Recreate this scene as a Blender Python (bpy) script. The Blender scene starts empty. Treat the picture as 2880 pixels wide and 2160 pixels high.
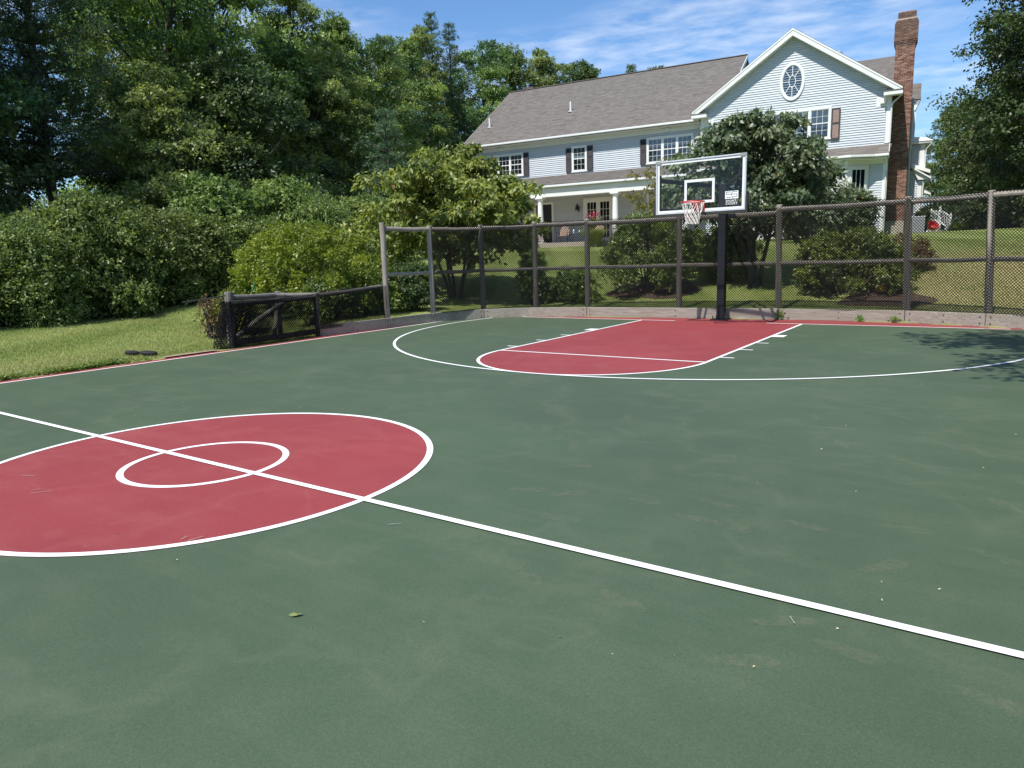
import bpy, math, random
import numpy as np
from mathutils import Matrix, Vector

scene = bpy.context.scene
COL = scene.collection
R = math.radians

# ------------------------------------------------------------------ camera
cam_data = bpy.data.cameras.new('camera')
cam_data.sensor_width = 36.0
cam_data.lens = 36.0 * 1979.417 / 2880.0
cam_data.clip_start = 0.1
cam_data.clip_end = 2000.0
cam = bpy.data.objects.new('camera', cam_data)
COL.objects.link(cam)
cam.matrix_world = Matrix(((0.822852, -0.074903, 0.563298, 5.174),
                           (0.567402, 0.162636, -0.807221, -15.450),
                           (-0.031149, 0.983839, 0.176325, 1.549),
                           (0, 0, 0, 1)))
scene.camera = cam

# ------------------------------------------------------------------ world, sun, exposure
SUN_EL = R(57.0)
SUN_DIR = Vector((-0.10 * math.cos(SUN_EL), -0.995 * math.cos(SUN_EL), math.sin(SUN_EL))).normalized()
world = bpy.data.worlds.new('World')
scene.world = world
world.use_nodes = True
wn, wl = world.node_tree.nodes, world.node_tree.links
wn.clear()
w_out = wn.new('ShaderNodeOutputWorld')
w_bg = wn.new('ShaderNodeBackground')
w_sky = wn.new('ShaderNodeTexSky')
w_sky.sky_type = 'NISHITA'
w_sky.sun_disc = False
w_sky.sun_elevation = SUN_EL
w_sky.sun_rotation = R(174.3)
w_sky.air_density = 1.15
w_sky.dust_density = 0.25
w_sky.ozone_density = 2.6
w_bg.inputs['Strength'].default_value = 0.115
# thin high clouds, laid out on a plane high above the ground
w_tc = wn.new('ShaderNodeTexCoord')
w_sep = wn.new('ShaderNodeSeparateXYZ')
wl.new(w_tc.outputs['Generated'], w_sep.inputs[0])
w_z = wn.new('ShaderNodeMath'); w_z.operation = 'MAXIMUM'; w_z.inputs[1].default_value = 0.06
wl.new(w_sep.outputs['Z'], w_z.inputs[0])
w_dx = wn.new('ShaderNodeMath'); w_dx.operation = 'DIVIDE'
w_dy = wn.new('ShaderNodeMath'); w_dy.operation = 'DIVIDE'
wl.new(w_sep.outputs['X'], w_dx.inputs[0]); wl.new(w_z.outputs[0], w_dx.inputs[1])
wl.new(w_sep.outputs['Y'], w_dy.inputs[0]); wl.new(w_z.outputs[0], w_dy.inputs[1])
w_cmb = wn.new('ShaderNodeCombineXYZ')
wl.new(w_dx.outputs[0], w_cmb.inputs[0]); wl.new(w_dy.outputs[0], w_cmb.inputs[1])
w_map = wn.new('ShaderNodeMapping')
w_map.inputs['Location'].default_value = (3.1, 1.4, 0.0)
w_map.inputs['Rotation'].default_value = (0, 0, R(-25))
w_map.inputs['Scale'].default_value = (0.85, 1.0, 1.0)
wl.new(w_cmb.outputs[0], w_map.inputs[0])
w_n1 = wn.new('ShaderNodeTexNoise')
w_n1.inputs['Scale'].default_value = 0.9
w_n1.inputs['Detail'].default_value = 3.0
w_n2 = wn.new('ShaderNodeTexNoise')
w_n2.inputs['Scale'].default_value = 5.0
w_n2.inputs['Detail'].default_value = 8.0
w_n2.inputs['Roughness'].default_value = 0.58
w_n2.inputs['Distortion'].default_value = 0.15
wl.new(w_map.outputs[0], w_n1.inputs['Vector']); wl.new(w_map.outputs[0], w_n2.inputs['Vector'])
w_r1 = wn.new('ShaderNodeMapRange')
w_r1.inputs['From Min'].default_value = 0.40; w_r1.inputs['From Max'].default_value = 0.56
wl.new(w_n1.outputs['Fac'], w_r1.inputs['Value'])
w_r2 = wn.new('ShaderNodeMapRange')
w_r2.inputs['From Min'].default_value = 0.36; w_r2.inputs['From Max'].default_value = 1.0
wl.new(w_n2.outputs['Fac'], w_r2.inputs['Value'])
w_mul = wn.new('ShaderNodeMath'); w_mul.operation = 'MULTIPLY'
wl.new(w_r1.outputs[0], w_mul.inputs[0]); wl.new(w_r2.outputs[0], w_mul.inputs[1])
w_mix = wn.new('ShaderNodeMixRGB')
w_mix.inputs['Color2'].default_value = (6.3, 7.0, 8.3, 1.0)
wl.new(w_mul.outputs[0], w_mix.inputs['Fac'])
w_tint = wn.new('ShaderNodeMixRGB'); w_tint.blend_type = 'MULTIPLY'; w_tint.inputs['Fac'].default_value = 1.0
w_tint.inputs['Color2'].default_value = (0.72, 0.94, 1.18, 1.0)
wl.new(w_sky.outputs[0], w_tint.inputs['Color1'])
wl.new(w_tint.outputs[0], w_mix.inputs['Color1'])
wl.new(w_mix.outputs[0], w_bg.inputs['Color'])
wl.new(w_bg.outputs[0], w_out.inputs['Surface'])

sun_data = bpy.data.lights.new('sun', 'SUN')
sun_data.energy = 5.0
sun_data.angle = R(0.53)
sun_data.color = (1.0, 0.955, 0.89)
sun = bpy.data.objects.new('sun', sun_data)
COL.objects.link(sun)
sun.rotation_euler = SUN_DIR.to_track_quat('Z', 'Y').to_euler()

scene.render.engine = 'CYCLES'
scene.view_settings.view_transform = 'Standard'
scene.view_settings.look = 'None'
scene.view_settings.gamma = 1.0
scene.view_settings.use_curve_mapping = False
scene.view_settings.exposure = 0.28
scene.cycles.max_bounces = 8
scene.cycles.transparent_max_bounces = 24

# ------------------------------------------------------------------ helpers
def mesh_np(name, verts, faces, tone=None):
    """mesh from an (N,3) array and an (M,k) array of equal-sized faces"""
    verts = np.asarray(verts, np.float32); faces = np.asarray(faces, np.int32)
    me = bpy.data.meshes.new(name)
    k = faces.shape[1]
    me.vertices.add(len(verts)); me.vertices.foreach_set('co', verts.ravel())
    me.loops.add(faces.size); me.loops.foreach_set('vertex_index', faces.ravel())
    me.polygons.add(len(faces))
    me.polygons.foreach_set('loop_start', np.arange(0, faces.size, k, dtype=np.int32))
    me.polygons.foreach_set('loop_total', np.full(len(faces), k, np.int32))
    if tone is not None:
        at = me.attributes.new('tone', 'FLOAT', 'POINT')
        at.data.foreach_set('value', np.asarray(tone, np.float32))
    me.update(calc_edges=True)
    return me

class MB:
    """collects simple solids; build() links them as ONE mesh object"""
    def __init__(s): s.v = []; s.f = []
    def add(s, vs, fs):
        o = len(s.v); s.v += [tuple(v) for v in vs]; s.f += [tuple(i + o for i in f) for f in fs]; return s
    def box(s, x0, x1, y0, y1, z0, z1):
        return s.add([(x0,y0,z0),(x1,y0,z0),(x1,y1,z0),(x0,y1,z0),(x0,y0,z1),(x1,y0,z1),(x1,y1,z1),(x0,y1,z1)],
                     [(3,2,1,0),(4,5,6,7),(0,1,5,4),(1,2,6,5),(2,3,7,6),(3,0,4,7)])
    def hexa(s, p):
        return s.add(p, [(3,2,1,0),(4,5,6,7),(0,1,5,4),(1,2,6,5),(2,3,7,6),(3,0,4,7)])
    def beam(s, a, b, w, h, up=(0,0,1)):
        a = Vector(a); b = Vector(b); d = (b-a).normalized(); u = Vector(up)
        r = d.cross(u)
        if r.length < 1e-4: r = d.cross(Vector((1,0,0)))
        r.normalize(); u = r.cross(d).normalized(); r = r*(w/2); u = u*(h/2)
        return s.hexa([a-r-u, a+r-u, b+r-u, b-r-u, a-r+u, a+r+u, b+r+u, b-r+u])
    def tube(s, pts, rad, n=8, cap=True, closed=False):
        pts = [Vector(p) for p in pts]; m = len(pts)
        rr = rad if isinstance(rad, (list, tuple)) else [rad]*m
        vs = []; ref = None
        for i, p in enumerate(pts):
            if closed: d = pts[(i+1) % m] - pts[i-1]
            else: d = pts[min(i+1, m-1)] - pts[max(i-1, 0)]
            d.normalize()
            if ref is None:
                ref = d.cross(Vector((0,0,1)))
                if ref.length < 1e-3: ref = d.cross(Vector((1,0,0)))
            ref = (ref - d*ref.dot(d))
            if ref.length < 1e-5: ref = d.orthogonal()
            ref.normalize(); b = d.cross(ref)
            for k in range(n):
                a = 2*math.pi*k/n
                vs.append(p + (ref*math.cos(a) + b*math.sin(a))*rr[i])
        fs = []
        for i in range(m if closed else m-1):
            j = (i+1) % m
            for k in range(n):
                fs.append((i*n+k, i*n+(k+1) % n, j*n+(k+1) % n, j*n+k))
        if cap and not closed:
            fs.append(tuple(reversed(range(n)))); fs.append(tuple(range((m-1)*n, m*n)))
        return s.add(vs, fs)
    def lathe(s, prof, c=(0,0,0), n=16):
        vs = []
        for r, z in prof:
            for k in range(n):
                a = 2*math.pi*k/n; vs.append((c[0]+r*math.cos(a), c[1]+r*math.sin(a), c[2]+z))
        fs = []
        for i in range(len(prof)-1):
            for k in range(n): fs.append((i*n+k, i*n+(k+1) % n, (i+1)*n+(k+1) % n, (i+1)*n+k))
        fs.append(tuple(reversed(range(n)))); fs.append(tuple(range((len(prof)-1)*n, len(prof)*n)))
        return s.add(vs, fs)
    def prism(s, poly, axis, a, b):
        """polygon of 2-D points extruded along an axis ('x','y','z') from a to b"""
        n = len(poly)
        def P(p, t):
            return {'x': (t, p[0], p[1]), 'y': (p[0], t, p[1]), 'z': (p[0], p[1], t)}[axis]
        vs = [P(p, a) for p in poly] + [P(p, b) for p in poly]
        fs = [tuple(range(n)), tuple(reversed(range(n, 2*n)))]
        for i in range(n): fs.append((i, i+n, (i+1) % n + n, (i+1) % n))
        return s.add(vs, fs)
    def mesh(s, name, fix=True):
        me = bpy.data.meshes.new(name); me.from_pydata(s.v, [], s.f)
        if fix:
            import bmesh
            bm = bmesh.new(); bm.from_mesh(me); bmesh.ops.recalc_face_normals(bm, faces=bm.faces); bm.to_mesh(me); bm.free()
        me.update(); return me
    def build(s, name, mat, parent=None, fix=True, smooth=False, bevel=0.0, **kw):
        return obj(name, s.mesh(name, fix), mat, parent, smooth=smooth, bevel=bevel, **kw)

def obj(name, me, mat, parent=None, smooth=False, bevel=0.0, kind=None, label=None, cat=None, group=None):
    o = bpy.data.objects.new(name, me)
    if mat is not None and len(me.materials) == 0: me.materials.append(mat)
    if smooth: me.polygons.foreach_set('use_smooth', [True]*len(me.polygons))
    if bevel > 0:
        m = o.modifiers.new('bevel', 'BEVEL'); m.width = bevel; m.segments = 2; m.limit_method = 'ANGLE'
    COL.objects.link(o)
    if parent is not None: o.parent = parent
    tag(o, label, cat, group, kind)
    return o

def tag(o, label=None, cat=None, group=None, kind=None):
    if label: o['label'] = label
    if cat: o['category'] = cat
    if group: o['group'] = group
    if kind: o['kind'] = kind
    return o

def thing(name, label, cat, loc=(0,0,0), rotz=0.0, group=None):
    o = bpy.data.objects.new(name, None); COL.objects.link(o)
    o.empty_display_size = 0.1
    o.location = loc; o.rotation_euler = (0, 0, rotz)
    return tag(o, label, cat, group)

def copy_thing(src, loc, rotz=0.0, scale=None, label=None, group=None):
    r = src.copy(); COL.objects.link(r); r.location = loc; r.rotation_euler = (0, 0, rotz)
    if scale is not None: r.scale = scale
    if label: r['label'] = label
    if group: r['group'] = group
    for ch in list(src.children):
        c = ch.copy(); COL.objects.link(c); c.parent = r
        for g in list(ch.children):
            d = g.copy(); COL.objects.link(d); d.parent = c
    return r

# ------------------------------------------------------------------ materials
def new_mat(name):
    m = bpy.data.materials.new(name); m.use_nodes = True
    nt = m.node_tree; nt.nodes.clear()
    out = nt.nodes.new('ShaderNodeOutputMaterial'); b = nt.nodes.new('ShaderNodeBsdfPrincipled')
    nt.links.new(b.outputs[0], out.inputs['Surface'])
    return m, nt, b, out

def N(nt, typ, **kw):
    n = nt.nodes.new(typ)
    for k, v in kw.items():
        if k in n.inputs: n.inputs[k].default_value = v
        else: setattr(n, k, v)
    return n

def ramp(nt, fac, stops):
    r = nt.nodes.new('ShaderNodeValToRGB')
    el = r.color_ramp.elements
    while len(el) < len(stops): el.new(0.5)
    for e, (p, c) in zip(el, stops):
        e.position = p; e.color = (*c, 1) if len(c) == 3 else c
    nt.links.new(fac, r.inputs[0]); return r.outputs[0]

def coords(nt, kind='Object', scale=(1,1,1), rot=(0,0,0)):
    t = nt.nodes.new('ShaderNodeTexCoord'); m = nt.nodes.new('ShaderNodeMapping')
    m.inputs['Scale'].default_value = scale; m.inputs['Rotation'].default_value = rot
    nt.links.new(t.outputs[kind], m.inputs[0]); return m.outputs[0]

def wpos(nt, scale=(1,1,1), rot=(0,0,0)):
    t = nt.nodes.new('ShaderNodeNewGeometry'); m = nt.nodes.new('ShaderNodeMapping')
    m.inputs['Scale'].default_value = scale; m.inputs['Rotation'].default_value = rot
    nt.links.new(t.outputs['Position'], m.inputs[0]); return m.outputs[0]

def noise(nt, vec, scale, detail=4.0, rough=0.55, dist=0.0):
    n = N(nt, 'ShaderNodeTexNoise', Scale=scale, Detail=detail, Roughness=rough, Distortion=dist)
    nt.links.new(vec, n.inputs['Vector']); return n.outputs['Fac']

def mixc(nt, fac, a, b, mode='MIX'):
    m = nt.nodes.new('ShaderNodeMixRGB'); m.blend_type = mode
    for i, x in ((0, fac), (1, a), (2, b)):
        if hasattr(x, 'is_linked') or hasattr(x, 'links'): nt.links.new(x, m.inputs[i])
        elif isinstance(x, (int, float)): m.inputs[i].default_value = x
        else: m.inputs[i].default_value = (*x, 1) if len(x) == 3 else x
    return m.outputs[0]

def maprange(nt, val, a, b, c=0.0, d=1.0):
    m = nt.nodes.new('ShaderNodeMapRange')
    m.inputs['From Min'].default_value = a; m.inputs['From Max'].default_value = b
    m.inputs['To Min'].default_value = c; m.inputs['To Max'].default_value = d
    nt.links.new(val, m.inputs['Value']); return m.outputs[0]

def math_(nt, op, a, b=0.0):
    m = nt.nodes.new('ShaderNodeMath'); m.operation = op
    for i, x in ((0, a), (1, b)):
        if isinstance(x, (int, float)): m.inputs[i].default_value = x
        else: nt.links.new(x, m.inputs[i])
    return m.outputs[0]

def bump(nt, b, h, strength=0.3, dist=0.01):
    n = N(nt, 'ShaderNodeBump', Strength=strength, Distance=dist)
    nt.links.new(h, n.inputs['Height']); nt.links.new(n.outputs[0], b.inputs['Normal'])

def simple(name, col, rough=0.5, metal=0.0, var=0.12, nscale=6.0, spec=0.5, bumpy=0.0):
    m, nt, b, out = new_mat(name)
    v = coords(nt)
    n = noise(nt, v, nscale, 5.0)
    lo = tuple(c*(1-var) for c in col); hi = tuple(min(1, c*(1+var)) for c in col)
    nt.links.new(ramp(nt, n, [(0.3, lo), (0.7, hi)]), b.inputs['Base Color'])
    b.inputs['Roughness'].default_value = rough; b.inputs['Metallic'].default_value = metal
    b.inputs['Specular IOR Level'].default_value = spec
    if bumpy: bump(nt, b, noise(nt, v, nscale*8, 4.0), bumpy, 0.01)
    return m

def court_mat(name, col, dust):
    m, nt, b, out = new_mat(name)
    v = wpos(nt)
    big = noise(nt, v, 0.35, 4.0)
    mid = noise(nt, v, 1.7, 5.0, 0.6)
    fine = noise(nt, v, 230.0, 2.0, 0.7)
    streak = noise(nt, wpos(nt, (0.35, 3.2, 1), (0, 0, R(22))), 1.6, 6.0, 0.62)
    scuff = noise(nt, wpos(nt, (1.1, 6.5, 1), (0, 0, R(-38))), 2.4, 7.0, 0.7, 0.6)
    c = mixc(nt, maprange(nt, big, 0.3, 0.7), tuple(x*0.90 for x in col), tuple(x*1.09 for x in col))
    c = mixc(nt, maprange(nt, mid, 0.45, 0.75, 0, 0.22), c, dust)
    c = mixc(nt, maprange(nt, streak, 0.5, 0.8, 0, 0.20), c, dust)
    c = mixc(nt, maprange(nt, scuff, 0.66, 0.80, 0, 0.26), c, tuple(min(1, x*1.5) for x in dust))
    c = mixc(nt, maprange(nt, fine, 0.3, 0.7, 0, 1), mixc(nt, 1.0, c, (0.78,)*3, 'MULTIPLY'), mixc(nt, 1.0, c, (1.22,)*3, 'MULTIPLY'))
    grit = noise(nt, v, 75.0, 3.0, 0.8)
    c = mixc(nt, maprange(nt, grit, 0.3, 0.7, 0, 1), mixc(nt, 1.0, c, (0.88,)*3, 'MULTIPLY'), mixc(nt, 1.0, c, (1.12,)*3, 'MULTIPLY'))
    tide = noise(nt, v, 0.55, 5.0, 0.55, 0.4)
    band = math_(nt, 'ABSOLUTE', math_(nt, 'SUBTRACT', tide, 0.5))
    c = mixc(nt, maprange(nt, band, 0.0, 0.022, 0.16, 0.0), c, dust)
    wet = noise(nt, v, 0.23, 3.0, 0.5)
    c = mixc(nt, maprange(nt, wet, 0.52, 0.60, 0, 0.10), c, tuple(x*0.75 for x in col))
    vor = N(nt, 'ShaderNodeTexVoronoi', Scale=3.1)
    nt.links.new(v, vor.inputs['Vector'])
    sp = math_(nt, 'LESS_THAN', vor.outputs['Distance'], 0.010)
    c = mixc(nt, math_(nt, 'MULTIPLY', sp, 0.75), c, (0.62, 0.63, 0.5))
    nt.links.new(c, b.inputs['Base Color'])
    b.inputs['Roughness'].default_value = 0.62
    b.inputs['Specular IOR Level'].default_value = 0.42
    bump(nt, b, fine, 0.35, 0.004)
    return m

M = {}
M['court_green'] = court_mat('court_green', (0.057, 0.089, 0.049), (0.128, 0.147, 0.094))
M['court_red'] = court_mat('court_red', (0.250, 0.039, 0.042), (0.33, 0.098, 0.090))
def line_mat():
    m, nt, b, out = new_mat('court_line')
    v = wpos(nt)
    n = noise(nt, v, 60.0, 4.0, 0.7); g = noise(nt, v, 3.0, 5.0)
    c = mixc(nt, maprange(nt, n, 0.55, 0.85, 0, 0.22), (0.80, 0.81, 0.80), (0.52, 0.54, 0.52))
    c = mixc(nt, maprange(nt, g, 0.5, 0.8, 0, 0.18), c, (0.6, 0.6, 0.56))
    nt.links.new(c, b.inputs['Base Color']); b.inputs['Roughness'].default_value = 0.6
    return m
M['line'] = line_mat()

def foot_mat():
    m, nt, b, out = new_mat('dusty_print')
    v = wpos(nt)
    n = noise(nt, v, 22.0, 5.0, 0.7); w = N(nt, 'ShaderNodeTexWave', Scale=16.0, Distortion=4.0)
    nt.links.new(v, w.inputs['Vector'])
    a = math_(nt, 'MULTIPLY', maprange(nt, n, 0.40, 0.72, 0, 0.30), maprange(nt, w.outputs['Fac'], 0, 1, 0.75, 1))
    b.inputs['Base Color'].default_value = (0.24, 0.235, 0.16, 1); b.inputs['Roughness'].default_value = 0.9
    t = nt.nodes.new('ShaderNodeBsdfTransparent'); mx = nt.nodes.new('ShaderNodeMixShader')
    nt.links.new(a, mx.inputs[0]); nt.links.new(t.outputs[0], mx.inputs[1]); nt.links.new(b.outputs[0], mx.inputs[2])
    nt.links.new(mx.outputs[0], out.inputs['Surface'])
    return m
M['footprint'] = foot_mat()
M['footprint_strong'] = simple('chalk', (0.30, 0.33, 0.28), 0.9, var=.3, nscale=60)

def lawn_mat():
    m, nt, b, out = new_mat('lawn')
    v = wpos(nt)
    big = noise(nt, v, 0.28, 5.0, 0.6); mid = noise(nt, v, 1.6, 6.0, 0.65); fine = noise(nt, v, 26.0, 4.0, 0.7)
    w = N(nt, 'ShaderNodeTexWave', Scale=0.16, Distortion=1.4)
    nt.links.new(wpos(nt, (1, 1, 1), (0, 0, R(-32))), w.inputs['Vector'])
    c = mixc(nt, maprange(nt, w.outputs['Fac'], 0.35, 0.65), (0.150, 0.220, 0.045), (0.235, 0.305, 0.085))
    c = mixc(nt, maprange(nt, mid, 0.42, 0.75, 0, 0.6), c, (0.36, 0.32, 0.13))
    dry = nt.nodes.new('ShaderNodeVectorMath'); dry.operation = 'DISTANCE'
    dry.inputs[1].default_value = (6.5, 5.0, 0.6)
    nt.links.new(wpos(nt, (1, 1, 1)), dry.inputs[0])
    dm = math_(nt, 'MULTIPLY', maprange(nt, dry.outputs['Value'], 6.5, 2.0), maprange(nt, big, 0.3, 0.55, 0.45, 1))
    c = mixc(nt, math_(nt, 'MULTIPLY', dm, 0.85), c, (0.40, 0.30, 0.155))
    dry2 = nt.nodes.new('ShaderNodeVectorMath'); dry2.operation = 'DISTANCE'
    dry2.inputs[1].default_value = (-7.6, -9.6, 0.0)
    nt.links.new(wpos(nt, (1, 0.45, 1)), dry2.inputs[0]); dry2.inputs[1].default_value = (-7.5, -4.6, 0.0)
    c = mixc(nt, math_(nt, 'MULTIPLY', maprange(nt, dry2.outputs['Value'], 1.6, 0.4), 0.6), c, (0.27, 0.23, 0.11))
    c = mixc(nt, maprange(nt, fine, 0.3, 0.75), mixc(nt, 1.0, c, (0.7,)*3, 'MULTIPLY'), mixc(nt, 1.0, c, (1.25,)*3, 'MULTIPLY'))
    nt.links.new(c, b.inputs['Base Color']); b.inputs['Roughness'].default_value = 0.8
    b.inputs['Specular IOR Level'].default_value = 0.2
    bump(nt, b, fine, 0.9, 0.04)
    return m
M['lawn'] = lawn_mat()

def leaf_mat(name, dark, light, accent=None, acc_amount=0.0, transl=0.28, rough=0.42, spec=0.45):
    """colour from the leaf's own tone, with a slow drift from plant to plant"""
    m, nt, b, out = new_mat(name)
    at = nt.nodes.new('ShaderNodeAttribute'); at.attribute_name = 'tone'
    oi = nt.nodes.new('ShaderNodeObjectInfo')
    c = mixc(nt, at.outputs['Fac'], dark, light)
    if accent: c = mixc(nt, maprange(nt, at.outputs['Fac'], 0.98, 0.995), c, accent)
    hs = nt.nodes.new('ShaderNodeHueSaturation')
    nt.links.new(maprange(nt, oi.outputs['Random'], 0, 1, 0.488, 0.512), hs.inputs['Hue'])
    nt.links.new(maprange(nt, oi.outputs['Random'], 0, 1, 0.85, 1.18), hs.inputs['Value'])
    nt.links.new(c, hs.inputs['Color']); c = hs.outputs[0]
    nt.links.new(c, b.inputs['Base Color']); b.inputs['Roughness'].default_value = rough
    b.inputs['Specular IOR Level'].default_value = spec
    tr = nt.nodes.new('ShaderNodeBsdfTranslucent'); mx = nt.nodes.new('ShaderNodeMixShader')
    nt.links.new(mixc(nt, 1.0, c, (1.25, 1.35, 0.7), 'MULTIPLY'), tr.inputs['Color'])
    mx.inputs[0].default_value = transl
    nt.links.new(b.outputs[0], mx.inputs[1]); nt.links.new(tr.outputs[0], mx.inputs[2])
    nt.links.new(mx.outputs[0], out.inputs['Surface'])
    return m
M['leaf_wood'] = leaf_mat('leaf_wood', (0.055, 0.115, 0.046), (0.295, 0.370, 0.105), transl=0.42)
M['leaf_pale'] = leaf_mat('leaf_pale', (0.090, 0.155, 0.055), (0.370, 0.420, 0.130), transl=0.42)
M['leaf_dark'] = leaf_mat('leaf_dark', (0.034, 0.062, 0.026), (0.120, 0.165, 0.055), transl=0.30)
M['leaf_pine'] = leaf_mat('leaf_pine', (0.050, 0.095, 0.050), (0.150, 0.215, 0.095), transl=0.25)
M['leaf_blue'] = leaf_mat('leaf_blue', (0.060, 0.120, 0.070), (0.140, 0.225, 0.125), transl=0.25)
M['leaf_hedge'] = leaf_mat('leaf_hedge', (0.075, 0.125, 0.034), (0.260, 0.320, 0.100), spec=0.35, transl=0.34)
M['leaf_dogwood'] = leaf_mat('leaf_dogwood', (0.105, 0.165, 0.036), (0.335, 0.385, 0.090), (0.28, 0.12, 0.04), 0.002, transl=0.36)
M['leaf_dogwood_dark'] = leaf_mat('leaf_dogwood_dark', (0.068, 0.110, 0.055), (0.210, 0.250, 0.130), (0.25, 0.18, 0.06), 0.003, transl=0.28)
M['leaf_box'] = leaf_mat('leaf_box', (0.090, 0.140, 0.016), (0.270, 0.300, 0.034), transl=0.36)
M['leaf_azalea'] = leaf_mat('leaf_azalea', (0.070, 0.120, 0.026), (0.250, 0.310, 0.060), transl=0.3, spec=0.6)
M['leaf_brown'] = leaf_mat('leaf_brown', (0.09, 0.065, 0.025), (0.21, 0.135, 0.05), transl=0.2)
M['leaf_yellow'] = leaf_mat('leaf_yellow', (0.12, 0.13, 0.03), (0.27, 0.22, 0.06), transl=0.3)
M['petal_white'] = leaf_mat('petal_white', (0.55, 0.55, 0.48), (0.8, 0.8, 0.74), transl=0.2)
M['petal_red'] = leaf_mat('petal_red', (0.30, 0.02, 0.03), (0.5, 0.05, 0.06), transl=0.2)
M['grass'] = leaf_mat('grass_blade', (0.18, 0.225, 0.060), (0.40, 0.395, 0.17), transl=0.35, rough=0.55, spec=0.3)
M['weed'] = leaf_mat('weed', (0.10, 0.17, 0.03), (0.20, 0.28, 0.06), transl=0.3)

def bark_mat(name, a, b_):
    m, nt, b, out = new_mat(name)
    n = noise(nt, coords(nt, scale=(6, 6, 1.2)), 5.0, 6.0, 0.7)
    nt.links.new(ramp(nt, n, [(0.3, a), (0.7, b_)]), b.inputs['Base Color'])
    b.inputs['Roughness'].default_value = 0.9; bump(nt, b, n, 0.6, 0.03)
    return m
M['bark'] = bark_mat('bark', (0.030, 0.024, 0.020), (0.11, 0.095, 0.08))
M['bark_pale'] = bark_mat('bark_pale', (0.12, 0.10, 0.08), (0.30, 0.26, 0.21))

def wood_mat(name, a, b_, stain, axis=(0.6, 9, 9)):
    m, nt, b, out = new_mat(name)
    oi = nt.nodes.new('ShaderNodeObjectInfo')
    add = nt.nodes.new('ShaderNodeVectorMath'); add.operation = 'ADD'
    nt.links.new(coords(nt, scale=axis), add.inputs[0])
    sc = nt.nodes.new('ShaderNodeVectorMath'); sc.operation = 'SCALE'; sc.inputs['Scale'].default_value = 37.0
    cb = nt.nodes.new('ShaderNodeCombineXYZ'); nt.links.new(oi.outputs['Random'], cb.inputs[0]); nt.links.new(oi.outputs['Random'], cb.inputs[2])
    nt.links.new(cb.outputs[0], sc.inputs[0]); nt.links.new(sc.outputs[0], add.inputs[1])
    g = noise(nt, add.outputs[0], 3.0, 7.0, 0.65, 0.8)
    s = noise(nt, add.outputs[0], 0.7, 4.0, 0.6)
    fine = noise(nt, add.outputs[0], 14.0, 3.0, 0.7)
    c = ramp(nt, g, [(0.25, a), (0.75, b_)])
    c = mixc(nt, maprange(nt, s, 0.5, 0.72, 0, 0.75), c, stain)
    c = mixc(nt, maprange(nt, fine, 0.55, 0.75, 0, 0.5), c, tuple(x*0.45 for x in a))
    nt.links.new(c, b.inputs['Base Color']); b.inputs['Roughness'].default_value = 0.85
    bump(nt, b, g, 0.5, 0.012)
    return m
M['plank'] = wood_mat('weathered_plank', (0.17, 0.145, 0.115), (0.36, 0.325, 0.275), (0.21, 0.165, 0.11))
M['post'] = wood_mat('weathered_post', (0.17, 0.145, 0.118), (0.40, 0.36, 0.305), (0.23, 0.20, 0.165), (9, 9, 0.6))
M['post_dark'] = wood_mat('shaded_post', (0.085, 0.075, 0.066), (0.25, 0.23, 0.205), (0.13, 0.115, 0.10), (9, 9, 0.6))  # darker copy of the post wood, bush shade put into its colour
M['mesh_black'] = simple('black_vinyl_wire', (0.010, 0.010, 0.011), 0.75, spec=0.12)
M['bolt'] = simple('rusty_bolt', (0.09, 0.075, 0.06), 0.6, 0.6)
M['black_steel'] = simple('black_steel', (0.009, 0.010, 0.012), 0.45, 0.0, 0.25, 4.0, 0.3)
M['black_rubber'] = simple('black_rubber', (0.010, 0.010, 0.011), 0.75)
M['black_foam'] = simple('black_foam', (0.028, 0.027, 0.025), 0.8, bumpy=0.2)
M['alu'] = simple('pale_aluminium', (0.55, 0.60, 0.63), 0.4, 0.25, 0.05)
M['grey_plastic'] = simple('grey_plastic', (0.25, 0.27, 0.27), 0.5)
M['white_print'] = simple('white_print', (0.74, 0.77, 0.77), 0.5, var=0.03)
M['dark_print'] = simple('dark_print', (0.02, 0.03, 0.03), 0.5)
M['red_rim'] = simple('red_rim', (0.55, 0.025, 0.022), 0.35, spec=0.6, var=0.15)
M['net'] = simple('net_cord', (0.74, 0.71, 0.64), 0.85, var=0.15, nscale=40)

def glass_mat(name, tint, refl=1.0, base=0.06):
    m, nt, b, out = new_mat(name)
    nt.nodes.remove(b)
    t = nt.nodes.new('ShaderNodeBsdfTransparent'); t.inputs[0].default_value = (*tint, 1)
    g = nt.nodes.new('ShaderNodeBsdfGlossy'); g.inputs['Roughness'].default_value = 0.02
    lw = nt.nodes.new('ShaderNodeLayerWeight'); lw.inputs['Blend'].default_value = 0.5
    fr = math_(nt, 'ADD', math_(nt, 'MULTIPLY', math_(nt, 'POWER', lw.outputs['Facing'], 5.0), 0.95), 0.045)
    mx = nt.nodes.new('ShaderNodeMixShader')
    nt.links.new(math_(nt, 'MINIMUM', math_(nt, 'MULTIPLY', fr, refl), 1.0), mx.inputs[0])
    nt.links.new(t.outputs[0], mx.inputs[1]); nt.links.new(g.outputs[0], mx.inputs[2])
    nt.links.new(mx.outputs[0], out.inputs['Surface'])
    return m
M['board_glass'] = glass_mat('board_glass', (0.985, 0.99, 0.99), 0.35)
M['window_glass'] = glass_mat('window_glass', (0.72, 0.78, 0.80), 1.6)
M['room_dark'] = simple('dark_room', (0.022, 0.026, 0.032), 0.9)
M['blind'] = simple('grey_blind', (0.20, 0.205, 0.23), 0.9)
M['curtain'] = simple('white_curtain', (0.62, 0.61, 0.62), 0.9)

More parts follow.
